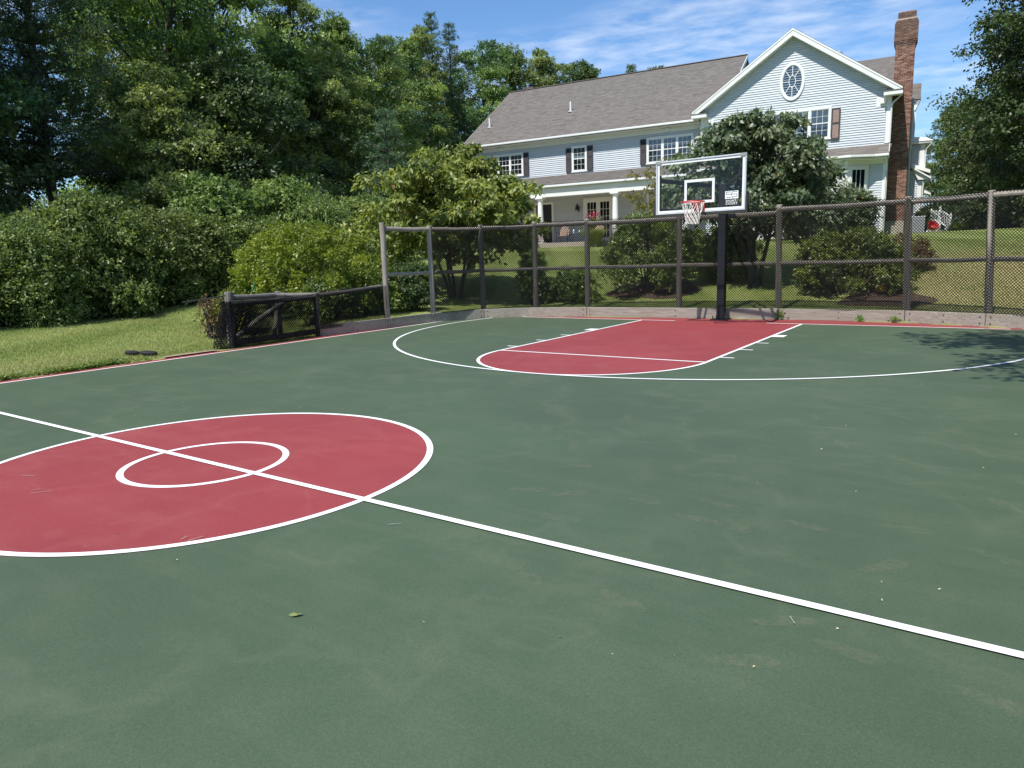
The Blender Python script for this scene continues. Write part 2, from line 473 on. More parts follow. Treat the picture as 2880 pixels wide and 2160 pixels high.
def siding_mat():
    m, nt, b, out = new_mat('pale_blue_siding')
    oi = nt.nodes.new('ShaderNodeObjectInfo')
    v = coords(nt, scale=(0.5, 4, 4)); n = noise(nt, v, 2.0, 5.0)
    c = mixc(nt, maprange(nt, n, 0.3, 0.7), (0.465, 0.510, 0.540), (0.525, 0.565, 0.590))
    hs = nt.nodes.new('ShaderNodeHueSaturation')
    nt.links.new(maprange(nt, oi.outputs['Random'], 0, 1, 0.96, 1.04), hs.inputs['Value']); nt.links.new(c, hs.inputs['Color'])
    nt.links.new(hs.outputs[0], b.inputs['Base Color']); b.inputs['Roughness'].default_value = 0.6
    return m
M['siding'] = siding_mat()
M['trim'] = simple('white_trim', (0.74, 0.75, 0.72), 0.5, var=0.04, nscale=1.5)
M['gutter'] = simple('white_gutter', (0.68, 0.71, 0.70), 0.4, var=0.05)
M['shutter'] = simple('dark_shutter', (0.050, 0.045, 0.052), 0.6, var=0.2)
M['shutter_faded'] = simple('peeled_shutter', (0.40, 0.29, 0.24), 0.85, var=0.45, nscale=22)
M['brass'] = simple('lamp_black', (0.02, 0.018, 0.016), 0.4)

def island_mat(name, cols, rough=0.85, dark_top=None):
    m, nt, b, out = new_mat(name)
    g = nt.nodes.new('ShaderNodeNewGeometry'); oi = nt.nodes.new('ShaderNodeObjectInfo')
    f = math_(nt, 'FRACT', math_(nt, 'ADD', g.outputs['Random Per Island'], oi.outputs['Random']))
    c = ramp(nt, f, [(i/(len(cols)-1), c) for i, c in enumerate(cols)])
    n = noise(nt, wpos(nt), 30.0, 5.0, 0.7)
    c = mixc(nt, maprange(nt, n, 0.3, 0.75, 0, 1), mixc(nt, 1.0, c, (0.72,)*3, 'MULTIPLY'), mixc(nt, 1.0, c, (1.22,)*3, 'MULTIPLY'))
    if dark_top:
        sp = nt.nodes.new('ShaderNodeSeparateXYZ'); nt.links.new(wpos(nt), sp.inputs[0])
        c = mixc(nt, maprange(nt, sp.outputs[2], dark_top[0], dark_top[1], 0, 0.6), c, (0.10, 0.085, 0.07))
    nt.links.new(c, b.inputs['Base Color']); b.inputs['Roughness'].default_value = rough
    b.inputs['Specular IOR Level'].default_value = 0.25
    return m
M['shingle'] = island_mat('asphalt_shingle', [(0.150, 0.135, 0.121), (0.178, 0.161, 0.145), (0.202, 0.184, 0.167), (0.160, 0.145, 0.130), (0.190, 0.173, 0.157)])
M['brick'] = island_mat('red_brick', [(0.165, 0.076, 0.054), (0.25, 0.130, 0.094), (0.11, 0.054, 0.044), (0.35, 0.22, 0.165), (0.205, 0.098, 0.070)], dark_top=(10.6, 12.2))
M['mortar'] = simple('mortar', (0.50, 0.40, 0.32), 0.95, nscale=20)
M['concrete'] = simple('concrete', (0.42, 0.38, 0.32), 0.9, nscale=8, bumpy=0.2)
M['patio'] = simple('patio_stone', (0.46, 0.38, 0.31), 0.9, nscale=8)
M['mulch'] = simple('mulch', (0.065, 0.038, 0.025), 0.95, var=0.5, nscale=25, bumpy=0.8)
M['soil'] = simple('sandy_soil', (0.30, 0.22, 0.14), 0.95, var=0.25, nscale=18, bumpy=0.5)
M['chair_wood'] = simple('chair_wood', (0.36, 0.25, 0.18), 0.7, nscale=12)
M['iron'] = simple('black_iron', (0.02, 0.02, 0.022), 0.5)
M['ac_grey'] = simple('grey_sheet_metal', (0.36, 0.38, 0.40), 0.5, 0.0)
M['red_plastic'] = simple('red_plastic', (0.50, 0.045, 0.045), 0.5)
M['yellow_paint'] = simple('yellow_paint', (0.55, 0.40, 0.02), 0.5)
M['green_paint'] = simple('green_paint', (0.03, 0.16, 0.06), 0.5)
M['terracotta'] = simple('terracotta', (0.30, 0.13, 0.08), 0.8)
M['glass_blue'] = simple('blue_glass', (0.25, 0.42, 0.45), 0.15)
M['tan_ball'] = simple('tan_ball', (0.36, 0.22, 0.06), 0.6, var=0.5, nscale=9)
M['leaf_fallen'] = simple('fallen_leaf', (0.17, 0.20, 0.06), 0.6, var=0.3, nscale=30)
M['straw'] = simple('pale_straw', (0.48, 0.42, 0.25), 0.8)
M['cord'] = simple('tan_cord', (0.35, 0.27, 0.16), 0.85)

# ------------------------------------------------------------------ terrain
PATH = np.array([(-6.93,-5.33),(-6.72,-3.9),(-6.62,-2.4),(-6.48,-1.35),(-6.0,-.6),(-5.0,.15),(-3.6,.55),(-2.1,.66),
                 (-.35,.80),(1.04,.93),(2.4,.95),(3.6,.85),(4.94,.42),(5.55,.2),(6.3,-.25),(6.95,-1.0)])
def resample(P, n):
    seg = np.hypot(*np.diff(P, axis=0).T); s = np.r_[0, seg.cumsum()]; t = np.linspace(0, s[-1], n)
    return np.stack([np.interp(t, s, P[:, 0]), np.interp(t, s, P[:, 1])], 1), t
PS, PT = resample(PATH, 1600)
PTAN = np.gradient(PS, axis=0); PTAN /= np.hypot(*PTAN.T)[:, None]
for _ in range(60):                                   # soften the corners of the polyline's normals
    PTAN[1:-1] = (PTAN[:-2] + 2*PTAN[1:-1] + PTAN[2:]) / 4
PTAN /= np.hypot(*PTAN.T)[:, None]
PNOR = np.stack([-PTAN[:, 1], PTAN[:, 0]], 1)
def on_path(s, off=0.0):
    i = int(np.clip(np.searchsorted(PT, s), 0, len(PT)-1)); q = PS[i] + PNOR[i]*off
    return q[0], q[1], math.atan2(PTAN[i, 1], PTAN[i, 0])
EXT = np.vstack([[(-6.80, -60.0)], [(-6.80, -5.9)], PATH, [(7.0, -3.0)], [(7.0, -60.0)]])
EXTS, _ = resample(EXT, 2600)
ET = np.gradient(EXTS, axis=0); ET /= np.hypot(*ET.T)[:, None]; EN = np.stack([-ET[:, 1], ET[:, 0]], 1)
def sstep(x): x = np.clip(x, 0, 1); return x*x*(3-2*x)
def heights(x, y):
    x = np.asarray(x, float); y = np.asarray(y, float); sh = x.shape; q = np.stack([x.ravel(), y.ravel()], 1)
    d = np.empty(len(q))
    for i in range(0, len(q), 4000):
        D = ((q[i:i+4000, None, :] - EXTS[None, ::4, :])**2).sum(2); k = D.argmin(1)*4
        d[i:i+4000] = ((q[i:i+4000] - EXTS[k])*EN[k]).sum(1)
    x, y = q[:, 0], q[:, 1]
    amp = 0.20*sstep((y+5.4)/1.2)
    amp = np.where(x > 6.6, 0.03, amp)
    ys = 1.2 - 5.0*sstep((-7.0-x)/5.0)
    rise = (1.62 + 0.24*sstep((x+11)/9.0))*np.sin(np.pi/2*np.clip((y-ys)/(21.0-ys), 0, 1))
    left = 0.24*sstep((-7.0-x)/8.0)
    h = np.where(d > 0.02, amp*sstep((d-0.04)/0.30) + rise*sstep(d/3.0) + left + 0.02*sstep(d/0.5), -0.02)
    h = h + np.where(d > 0.6, 0.03*np.sin(x*0.7+1.3)*np.cos(y*0.5), 0)
    return h.reshape(sh)
def hz(x, y): return float(heights(np.array([x]), np.array([y]))[0])
gx = np.concatenate([np.arange(-400, -70, 30), np.arange(-70, -20, 2.0), np.arange(-20, 10, 0.25), np.arange(10, 70, 2.0), np.arange(70, 401, 30)])
gy = np.concatenate([np.arange(-300, -30, 30), np.arange(-30, -12, 1.5), np.arange(-12, 24, 0.25), np.arange(24, 100, 3.0), np.arange(100, 501, 40)])
GX, GY = np.meshgrid(gx, gy)
V = np.stack([GX.ravel(), GY.ravel(), heights(GX, GY).ravel()], 1)
nx, ny = len(gx), len(gy)
ii = (np.arange(ny-1)[:, None]*nx + np.arange(nx-1)[None, :]).ravel()
ground = obj('ground', mesh_np('ground', V, np.stack([ii, ii+1, ii+nx+1, ii+nx], 1)), M['lawn'], smooth=True, kind='structure')

# ------------------------------------------------------------------ court
FT = 0.3048
LW = 0.052
LEN = 12.373                   # baseline to half-court line
XS = -6.54                     # left sideline
Y3 = -1.645; R3 = 5.975; FTD = 5.80; RC = 1.82; R_IN = 0.64
def flat(name, poly, z, mat, parent=None, thick=0.0, **kw):
    me = bpy.data.meshes.new(name)
    me.from_pydata([(p[0], p[1], z) for p in poly], [], [tuple(range(len(poly)))]); me.update()
    if me.polygons[0].normal.z < 0: me.flip_normals()
    return obj(name, me, mat, parent, **kw)
edge = [(-6.80, -60), (-6.80, -5.9)] + [tuple(p) for p in (PS + PNOR*0.02)[::40]] + [(7.0, -3.0), (7.0, -60)]
court = flat('basketball_court', edge, 0.0, M['court_red'], kind='structure')
inner = [tuple(p) for p in (PS + PNOR*0.01)[::20] if p[0] > XS and p[0] < 6.54 and p[1] < 0]
# the green field is the rectangle inside the lines, cut by the rounded corner boards
corner_l = [tuple(p) for p in (PS + PNOR*0.012)[::16] if p[0] < 0 and p[0] > XS and p[1] < 0]
corner_r = [tuple(p) for p in (PS + PNOR*0.012)[::16] if p[0] > 0 and p[0] < 6.54 and p[1] < 0]
green_poly = [(XS, -60), (XS, corner_l[0][1] if corner_l else 0)] + corner_l + [(corner_l[-1][0]+0.15, 0)] + [(corner_r[0][0]-0.05, 0)] + corner_r + [(6.54, -60)]
flat('playing_area', green_poly, 0.0025, M['court_green'], court)
def strip(name, a, b, w, z, mat=M['line']):
    a = Vector(a); b = Vector(b); d = (b-a).normalized(); n = Vector((-d.y, d.x))*(w/2)
    return flat(name, [a-n, b-n, b+n, a+n], z, mat, court)
def ring(name, c, r0, r1, z, mat, a0=0.0, a1=2*math.pi, n=120, clip=None):
    vs = []; fs = []
    for i in range(n+1):
        a = a0 + (a1-a0)*i/n
        for r in (r0, r1): vs.append((c[0]+r*math.cos(a), c[1]+r*math.sin(a), z))
    for i in range(n): fs.append((2*i, 2*i+1, 2*i+3, 2*i+2))
    me = bpy.data.meshes.new(name); me.from_pydata(vs, [], fs); me.update()
    if me.polygons[0].normal.z < 0: me.flip_normals()
    return obj(name, me, mat, court)
def disc(name, c, r, z, mat, a0=0.0, a1=2*math.pi, n=96):
    return flat(name, [(c[0]+r*math.cos(a0+(a1-a0)*i/n), c[1]+r*math.sin(a0+(a1-a0)*i/n)) for i in range(n + (0 if a1-a0 > 6.2 else 1))], z, mat, court)
HW = RC
# the painted lane with its rounded end
flat('lane', [(-HW, 0.0), (HW, 0.0)] + [(HW*math.cos(-a), -FTD + HW*math.sin(-a)) for a in np.linspace(0, math.pi, 60)], 0.005, M['court_red'], court)
Z1, Z2, Z3 = 0.0075, 0.010, 0.0125
strip('lane_line', (-HW+LW/2, 0), (-HW+LW/2, -FTD), LW, Z1)
strip('lane_line', (HW-LW/2, 0), (HW-LW/2, -FTD), LW, Z1)
strip('free_throw_line', (-HW+LW, -FTD+LW/2), (HW-LW, -FTD+LW/2), LW, Z1)
ring('free_throw_arc', (0, -FTD), HW-LW, HW, Z1, M['line'], -math.pi, 0)
ring('three_point_line', (0, Y3), R3-LW, R3, Z2, M['line'], -math.pi-0.20, 0.22, 200)
bl_left = -5.25
strip('baseline', (bl_left, 0.0), (-0.98, 0.0), LW, Z2)
strip('baseline', (1.08, 0.0), (5.35, 0.0), LW, Z2)
strip('sideline', (XS, -60), (XS, -1.65), LW, Z2)
strip('sideline', (6.54, -60), (6.54, -1.2), LW, Z2)
strip('half_court_line', (XS+LW/2, -LEN), (6.5, -LEN), LW*1.0, Z3)
disc('center_circle', (0, -LEN), RC, 0.005, M['court_red'])
ring('center_circle_line', (0, -LEN), RC-LW, RC, Z1, M['line'])
ring('inner_circle_line', (0, -LEN), R_IN-LW, R_IN, Z1, M['line'], n=80)
for sx in (-1, 1):
    x0, x1 = sx*HW, sx*(HW+0.20)
    flat('lane_block', [(x0, -7*FT), (x1, -7*FT), (x1, -8*FT), (x0, -8*FT)], Z1, M['line'], court)
    for yy in (11.0, 14.0, 17.1):
        flat('lane_mark', [(x0, -yy*FT), (x1, -yy*FT), (x1, -yy*FT-LW), (x0, -yy*FT-LW)], Z1, M['line'], court)
rng = random.Random(4)
prints = [(2.36,-10.55),(2.64,-11.05),(2.64,-11.66),(3.08,-12.01),(2.31,-9.42),(2.52,-9.93),(2.46,-8.82),(2.92,-11.59),(3.41,-11.49),
          (3.84,-11.32),(3.8,-11.62),(4.01,-11.6),(3.32,-12.75),(3.86,-12.75),(2.15,-8.3),(3.43,-7.31),(3.78,-8.12),(3.82,-8.61),(4.12,-8.96),
          (4.21,-9.49),(4.51,-8.26),(4.5,-7.57),(4.94,-8.68),(5.14,-9.29),(4.67,-9.77),(4.85,-10.28),(5.29,-10.51),(4.35,-11.41),(4.83,-11.19),
          (5.23,-11.37),(4.21,-6.99),(4.91,-7.12),(4.51,-12.57),(4.79,-12.67),(5.28,-12.75),(4.8,-11.77),(4.45,-12.95)]
def sole(l=0.29):
    pts = []
    for i in range(28):
        a = 2*math.pi*i/28; x = math.cos(a)*l/2
        w = 0.048 + 0.010*math.cos(a) - 0.012*math.exp(-((x+0.02)/0.045)**2)
        pts.append((x, math.sin(a)*w))
    return pts
for i, (x, y) in enumerate(prints):
    a = (rng.gauss(0, 0.35) if y < -10.8 else rng.choice([1.9, 2.2, 0.3, 2.6]) + rng.gauss(0, 0.3))
    ca, sa = math.cos(a), math.sin(a)
    flat('footprint', [(x+p[0]*ca-p[1]*sa, y+p[0]*sa+p[1]*ca) for p in sole(0.27+rng.random()*0.04)], 0.0045, M['footprint'], court)
# chalky scratches
for (x, y, a, l) in [(-0.35,-13.43,0.9,0.14),(-0.45,-13.42,0.9,0.05),(1.45,-13.35,1.4,0.09),(1.38,-13.38,1.9,0.05),(-1.05,-10.6,2.0,0.12),
                     (4.55,-12.55,2.1,0.06),(-0.9,-13.3,0.4,0.12),(2.3,-12.6,0.8,0.08),(-2.2,-11.3,0.9,0.2)]:
    d = (math.cos(a)*l/2, math.sin(a)*l/2)
    strip('scratch', (x-d[0], y-d[1]), (x+d[0], y+d[1]), 0.004, 0.0140, M['footprint_strong'])

# ------------------------------------------------------------------ tall fence round the court end
fence = thing('chain_link_fence', 'tall black chain link fence on round timber posts curving behind the hoop', 'fence', (0, 0, 0))
PH = 0.245
BOLT = MB().tube([(0, 0, 0), (0, -0.007, 0)], 0.014, 8).mesh('bolt'); BOLT.materials.append(M['bolt'])
def plank(s0, s1):
    n = max(2, int((s1-s0)/0.35)+1); mb = MB(); vs = []; fs = []
    xs = np.linspace(s0+0.006, s1-0.006, n)
    for s in xs:
        xa, ya, _ = on_path(s, 0.0); xb, yb, _ = on_path(s, 0.05)
        vs += [(xa, ya, 0.0), (xb, yb, 0.0), (xb, yb, PH), (xa, ya, PH)]
    for i in range(n-1):
        for k in range(4): fs.append((4*i+k, 4*i+(k+1) % 4, 4*i+4+(k+1) % 4, 4*i+4+k))
    fs += [(0, 1, 2, 3), (4*n-1, 4*n-2, 4*n-3, 4*n-4)]
    mb.add(vs, fs); p = mb.build('kick_board', M['plank'], fence, bevel=0.008)
    for s in (s0+0.09, s1-0.09, (s0+s1)/2):
        for z in (0.06, 0.185):
            x, y, a = on_path(s, -0.001)
            o = bpy.data.objects.new('bolt', BOLT); COL.objects.link(o); o.parent = p; o.location = (x, y, z); o.rotation_euler = (0, 0, a)
joints = [0.0, 1.95, 3.35, 4.89, 7.6, 10.0, 12.27, 14.8, 16.24, float(PT[-1])]
joints[4:6] = [7.62]
for a, b in zip(joints[:-1], joints[1:]): plank(a, b)
# posts: (distance along the boards, top height, lean)
post_list = [(1.99, 2.45, 0, 0), (3.48, 2.40, 0, 0), (4.89, 2.42, 0, 0), (6.23, 2.45, 0, 0), (7.60, 2.46, 0, 0), (9.99, 2.43, -0.02, 0),
             (12.27, 2.52, -0.06, 0), (14.80, 2.50, -0.11, 0.0), (16.24, 2.50, -0.12, 0), (17.7, 2.5, -0.1, 0)]
def log_post(name, p0, p1, r, parent, mat):
    n = 7; pts = []; rr = []
    rg = random.Random(int(p0[0]*991+p0[1]*77))
    for i in range(n):
        t = i/(n-1); pts.append(tuple(p0[k]+(p1[k]-p0[k])*t + rg.uniform(-.006, .006) for k in range(3))); rr.append(r*(1.04-0.08*t)*rg.uniform(.97, 1.03))
    return MB().tube(pts, rr, 12).build(name, mat, parent, smooth=False, bevel=0.012)
posts = []
for (s, top, lx, ly) in post_list:
    x, y, a = on_path(s, 0.135)
    posts.append((Vector((x, y, 0.0)), Vector((x+lx, y+ly, top))))
    log_post('post', (x, y, -0.05), (x+lx, y+ly, top), 0.068, fence, M['post'])
def lerp(a, b, t): return a + (b-a)*t
def at_h(p, z): t = z/p[1].z; return lerp(p[0], p[1], t)
for i in range(len(posts)-1):
    for hz_, r in ((min(posts[i][1].z, posts[i+1][1].z)-0.09, 0.055), (1.25, 0.047)):
        a, b = at_h(posts[i], hz_), at_h(posts[i+1], hz_)
        d = (b-a).normalized()
        m = lerp(a, b, 0.5) + Vector((0, 0, -0.012))
        MB().tube([a+d*0.05, lerp(a, m, .5)+Vector((0, 0, .004)), m, lerp(m, b, .5), b-d*0.05], [r*1.05, r, r*.97, r, r*.94], 10).build('rail', M['post'], fence)
def chain_panel(a0, b0, z0, z1, parent, pitch=0.058, w=0.0056, sag=0.0):
    """one flat bay of diamond mesh between two upright edges; a0,b0: foot points, wires as three-sided bars"""
    a0 = Vector(a0); b0 = Vector(b0); L = (b0-a0).length; ex = (b0-a0)/L; H = z1-z0
    nrm = Vector((ex.y, -ex.x, 0)).normalized()
    V = []; Fc = []
    def bar(u0, w0, u1, w1, off):
        p = a0+ex*u0+Vector((0, 0, z0+w0))+nrm*off; q = a0+ex*u1+Vector((0, 0, z0+w1))+nrm*off
        d = (q-p).normalized(); s = d.cross(nrm).normalized()
        o = len(V)
        for c in (p, q): V.extend([c+s*w, c-s*w, c+nrm*w*1.5])
        Fc.extend([(o, o+2, o+5, o+3), (o+2, o+1, o+4, o+5), (o+1, o, o+3, o+4)])
    k = -H
    while k < L:
        u0, w0, u1, w1 = k, 0.0, k+H, H
        if u0 < 0: w0 = -u0; u0 = 0
        if u1 > L: w1 = H-(u1-L); u1 = L
        if w1-w0 > 0.02:
            bar(u0, w0, u1, w1, 0.0); bar(L-u0, w0, L-u1, w1, 0.004)
        k += pitch
    me = bpy.data.meshes.new('chain_link_mesh'); me.from_pydata([tuple(v) for v in V], [], Fc); me.update()
    return obj('chain_link_mesh', me, M['mesh_black'], parent, kind='stuff')
for i in range(1, len(posts)-1):
    o0 = on_path(post_list[i][0], 0.055); o1 = on_path(post_list[i+1][0], 0.055)
    a, b = Vector((o0[0], o0[1], 0)), Vector((o1[0], o1[1], 0))
    chain_panel(a, b, PH-0.02, (post_list[i][1]+post_list[i+1][1])/2-0.02, fence)
# ------------------------------------------------------------------ low fence at the left
low = thing('low_mesh_fence', 'low timber frame fence draped in black mesh at the court sideline', 'fence', (0, 0, 0))
lp = {'a': (-6.97, -5.32), 'b': (-7.62, -5.85), 'c': (-7.55, -7.05), 'e': (-7.02, -7.40)}
log_post('post', (*lp['a'], -0.05), (*lp['a'], 0.95), 0.065, low, M['post_dark'])
log_post('post', (*lp['b'], -0.05), (lp['b'][0]+.03, lp['b'][1]+.04, 1.00), 0.07, low, M['post_dark'])
log_post('post', (*lp['c'], -0.05), (lp['c'][0]+.02, lp['c'][1]+.02, 1.06), 0.085, low, M['post_dark'])
log_post('post', (*lp['e'], -0.05), (lp['e'][0], lp['e'][1], 0.90), 0.05, low, M['post_dark'])
def log_rail(a, b, r, parent, mat=M['post_dark']):
    a = Vector(a); b = Vector(b); m = lerp(a, b, .5) + Vector((0, 0, -0.01))
    return MB().tube([a, lerp(a, m, .5), m, lerp(m, b, .5), b], [r*1.05, r, r*.96, r, r*.95], 10).build('rail', mat, parent)
log_rail((-7.05, -7.40, 0.85), (-6.98, -5.34, 0.86), 0.055, low)
log_rail((-7.55, -7.05, 0.95), (-7.60, -5.85, 0.93), 0.05, low)
log_rail((-7.60, -5.85, 0.93), (-6.99, -5.32, 0.90), 0.05, low)
log_rail((-7.02, -7.35, 0.10), (-6.99, -5.36, 0.12), 0.06, low)
MB().tube([(-7.45, -7.0, 0.16), (-7.30, -6.5, 0.50), (-7.1, -5.95, 0.84)], 0.05, 10).build('brace', M['post_dark'], low)
MB().tube([(-7.25, -6.25, 0.12), (-7.45, -6.0, 0.50), (-7.6, -5.86, 0.86)], 0.045, 10).build('brace', M['post_dark'], low)
log_rail((-6.98, -5.28, 0.88), (-6.90, -3.42, 0.98), 0.05, low)
chain_panel((-6.93, -7.45, 0), (-6.90, -5.33, 0), 0.02, 0.92, low, pitch=0.05, w=.007)
chain_panel((-6.99, -7.40, 0), (-6.95, -5.36, 0), 0.02, 0.92, low, pitch=0.055, w=.0045)
chain_panel((-7.67, -7.1, 0), (-7.68, -5.8, 0), 0.02, 0.98, low, pitch=0.05, w=.007)
chain_panel((-6.88, -5.33, 0), (-6.78, -3.36, 0), 0.16, 1.0, low, pitch=.052, w=.0065)
# bunched mesh hanging at the free end: folded sheets of the same diamonds
def drape(parent):
    prof = []
    n = 16
    for i in range(n+1):
        t = i/n; prof.append(t)
    V = []; Fc = []; w = 0.0045
    def P(t, z):
        f = 0.07 + 0.26*(1-z/0.92)**1.5
        x = -6.95 - 0.30*t*(0.55+0.45*(1-z/.92)); y = -7.44 - f*math.sin(math.pi*(0.1+0.85*t)) + 0.03*math.sin(t*15+z*2)
        return Vector((x, y, z))
    pitch = 0.05
    U = 1.0; H = 0.90; un = 11; step = U/un
    for layer in range(3):
        for sg in (1, -1):
            for k in range(-un, un+1):
                prev = None
                m = 22
                for i in range(m+1):
                    z = H*i/m; t = k*step + (sg*z/H*U*0.95 if sg > 0 else U - z/H*U*0.95)
                    if t < 0 or t > 1: prev = None; continue
                    p = P(t, z) + Vector((0.03*layer, 0.05*layer, 0))
                    o = len(V); V.extend([p+Vector((w, 0, 0)), p+Vector((-w, 0, 0)), p+Vector((0, -w*1.5, 0))])
                    if prev is not None: Fc.extend([(prev, prev+2, o+2, o), (prev+2, prev+1, o+1, o+2)])
                    prev = o
    me = bpy.data.meshes.new('mesh_drape'); me.from_pydata([tuple(v) for v in V], [], Fc); me.update()
    obj('mesh_drape', me, M['mesh_black'], parent, kind='stuff')
drape(low)
for pts_, r_ in (([(-7.62, -7.12, 0.92), (-7.4, -7.45, 0.95), (-7.2, -7.6, 0.93)], .006), ([(-7.62, -7.08, 0.90), (-7.35, -7.4, 0.90), (-7.18, -7.58, 0.92)], .006), ([(-6.95, -5.62, 0.30), (-6.93, -5.50, 0.10), (-6.90, -5.33, 0.04), (-6.89, -5.30, 0.22)], .007)):
    MB().tube(pts_, r_, 5).build('tie_cord', M['cord'], low)
fb = MB().beam((-7.95, -7.75, 0.90), (-7.40, -7.20, 0.99), 0.16, 0.025)
fb.build('flat_bar', M['black_rubber'], None, bevel=0.006, label='flat black bar lying across the end of the low mesh fence', cat='bar')
pole_t = thing('garden_pole', 'yellow pole with green top leaning behind the low fence', 'pole', (-8.30, -6.45, hz(-8.3, -6.45)))
MB().tube([(0, 0, 0.0), (0.30, 0.28, 0.97)], 0.016, 8).build('shaft', M['yellow_paint'], pole_t)
MB().tube([(0.30, 0.28, 0.97), (0.37, 0.345, 1.20)], 0.018, 8).build('grip', M['green_paint'], pole_t)

# ------------------------------------------------------------------ house (local axes: x along the front, y away, z up)
house = thing('house', 'large pale blue clapboard house with grey shingle roof, front gable and brick chimney', 'house', (0.255, 23.284, 0.0), R(6.0))
EXPO = 0.112
def clap(u0, u1, z, v, top=None):
    """one bevelled clapboard; v is the wall face, boards stand in front of it"""
    h = EXPO*1.12
    if top is None: top = [(u0, z+h), (u1, z+h)]
    (ua, za), (ub, zb) = top
    vs = [(u0, v-0.040, z), (u1, v-0.040, z), (u1, v-0.002, z), (u0, v-0.002, z),
          (ua, v-0.007, za), (ub, v-0.007, zb), (ub, v-0.002, zb), (ua, v-0.002, za)]
    MB().hexa(vs).build('clapboard', M['siding'], house)
def clap_wall(u0, u1, z0, z1, v):
    z = z0
    while z < z1-0.03:
        clap(u0, u1, z, v, [(u0, min(z+EXPO*1.12, z1)), (u1, min(z+EXPO*1.12, z1))]); z += EXPO
# --- wall bodies
GW = 8.85; UC = -4.40; RAKE = 0.687; APEX = 12.03
def rk(u): return APEX - RAKE*abs(u-UC)
mb = MB()
mb.prism([(-GW, 1.6), (-0.001, 1.6), (-0.001, rk(0)-0.28), (UC, APEX-0.30), (-GW, rk(-GW)-0.28)], 'y', 0.0, 13.0)
mb.build('wall', M['siding'], house)
mb = MB()
mb.prism([(0.6, 5.9), (0.6, 8.03), (7.0, 12.2), (13.4, 8.03), (13.4, 1.6), (2.7, 1.6), (2.7, 5.9)], 'x', -23.78, -GW-0.02)
mb.build('wall', M['siding'], house)
MB().box(-23.78, -GW-0.02, 0.62, 2.69, 1.6, 5.88).build('porch_wall', M['siding'], house)
# --- clapboards
z = 6.28
while z < APEX-0.45:
    def ux(zz, side): 
        half = (APEX-0.26-zz)/RAKE
        return max(-GW+0.20, UC-half) if side < 0 else min(-0.20, UC+half)
    za = z+EXPO*1.12
    if ux(z, 1)-ux(z, -1) < 0.15: break
    clap(ux(z, -1), ux(z, 1), z, 0.0, [(ux(za, -1), za), (max(ux(za, 1), ux(za, -1)+0.01), za)])
    z += EXPO
clap_wall(-23.60, -GW-0.03, 6.26, 8.04, 0.6)
clap_wall(-23.60, -GW-0.03, 2.40, 4.95, 0.62)
clap_wall(-0.74, -0.19, 2.3, 5.42, 0.0)
clap_wall(-GW+0.2, -6.0, 2.3, 5.42, 0.0)
# --- trim
def trim(x0, x1, y0, y1, z0, z1, name='trim_board'): return MB().box(x0, x1, y0, y1, z0, z1).build(name, M['trim'], house)
trim(-0.19, 0.006, -0.046, 0.16, 6.33, 8.40, 'corner_board')
trim(-0.19, 0.006, -0.046, 0.16, 1.9, 5.44, 'corner_board')
trim(-GW-0.006, -GW+0.19, -0.046, 0.16, 5.6, 8.40, 'corner_board')
trim(-23.79, -23.59, 0.552, 0.75, 1.9, 8.04, 'corner_board')
trim(-23.79, -GW-0.02, 0.565, 0.60, 8.05, 8.30, 'frieze_board')
trim(-23.79, -GW-0.02, 0.12, 0.60, 8.30, 8.33, 'soffit')
for sx in (-1, 1):     # frieze pads and cornice returns under the gable ends
    c = UC+sx*4.395
    a, b = (c-0.62, c+0.0) if sx > 0 else (c-0.0, c+0.62)
    trim(a, b, -0.045, -0.001, 8.0, 8.42, 'frieze_pad')
    e = UC+sx*4.85
    a, b = (e-0.78, e) if sx > 0 else (e, e+0.78)
    MB().box(a, b, -0.46, 0.02, 8.42, 8.60).build('cornice_return', M['trim'], house)
    MB().hexa([(a-.02, -.49, 8.60), (b+.0, -.49, 8.60), (b, .02, 8.60), (a-.02, .02, 8.60), (a-.02, -.49, 8.625), (b, -.49, 8.625), (b, .02, 8.68), (a-.02, .02, 8.68)]).build('return_cap', M['shingle'], house)
    # rake boards and their soffit
    def P(u, dz, y): return (u, y, rk(u)+dz)
    ue = UC+sx*4.83
    MB().hexa([P(ue, -0.30, -.455), P(UC, -0.34, -.455), P(UC, -0.34, -.425), P(ue, -0.30, -.425), P(ue, -0.05, -.455), P(UC, -0.05, -.455), P(UC, -0.05, -.425), P(ue, -0.05, -.425)]).build('rake_board', M['trim'], house)
    MB().hexa([P(ue, -0.31, -.43), P(UC, -0.31, -.43), P(UC, -0.31, -.002), P(ue, -0.31, -.002), P(ue, -0.28, -.43), P(UC, -0.28, -.43), P(UC, -0.28, -.002), P(ue, -0.28, -.002)]).build('rake_soffit', M['trim'], house)
    MB().hexa([P(ue, -0.09, -.475), P(UC, -0.09, -.475), P(UC, -0.09, -.452), P(ue, -0.09, -.452), P(ue, -0.005, -.475), P(UC, -0.005, -.475), P(UC, -0.005, -.452), P(ue, -0.005, -.452)]).build('rake_moulding', M['trim'], house)
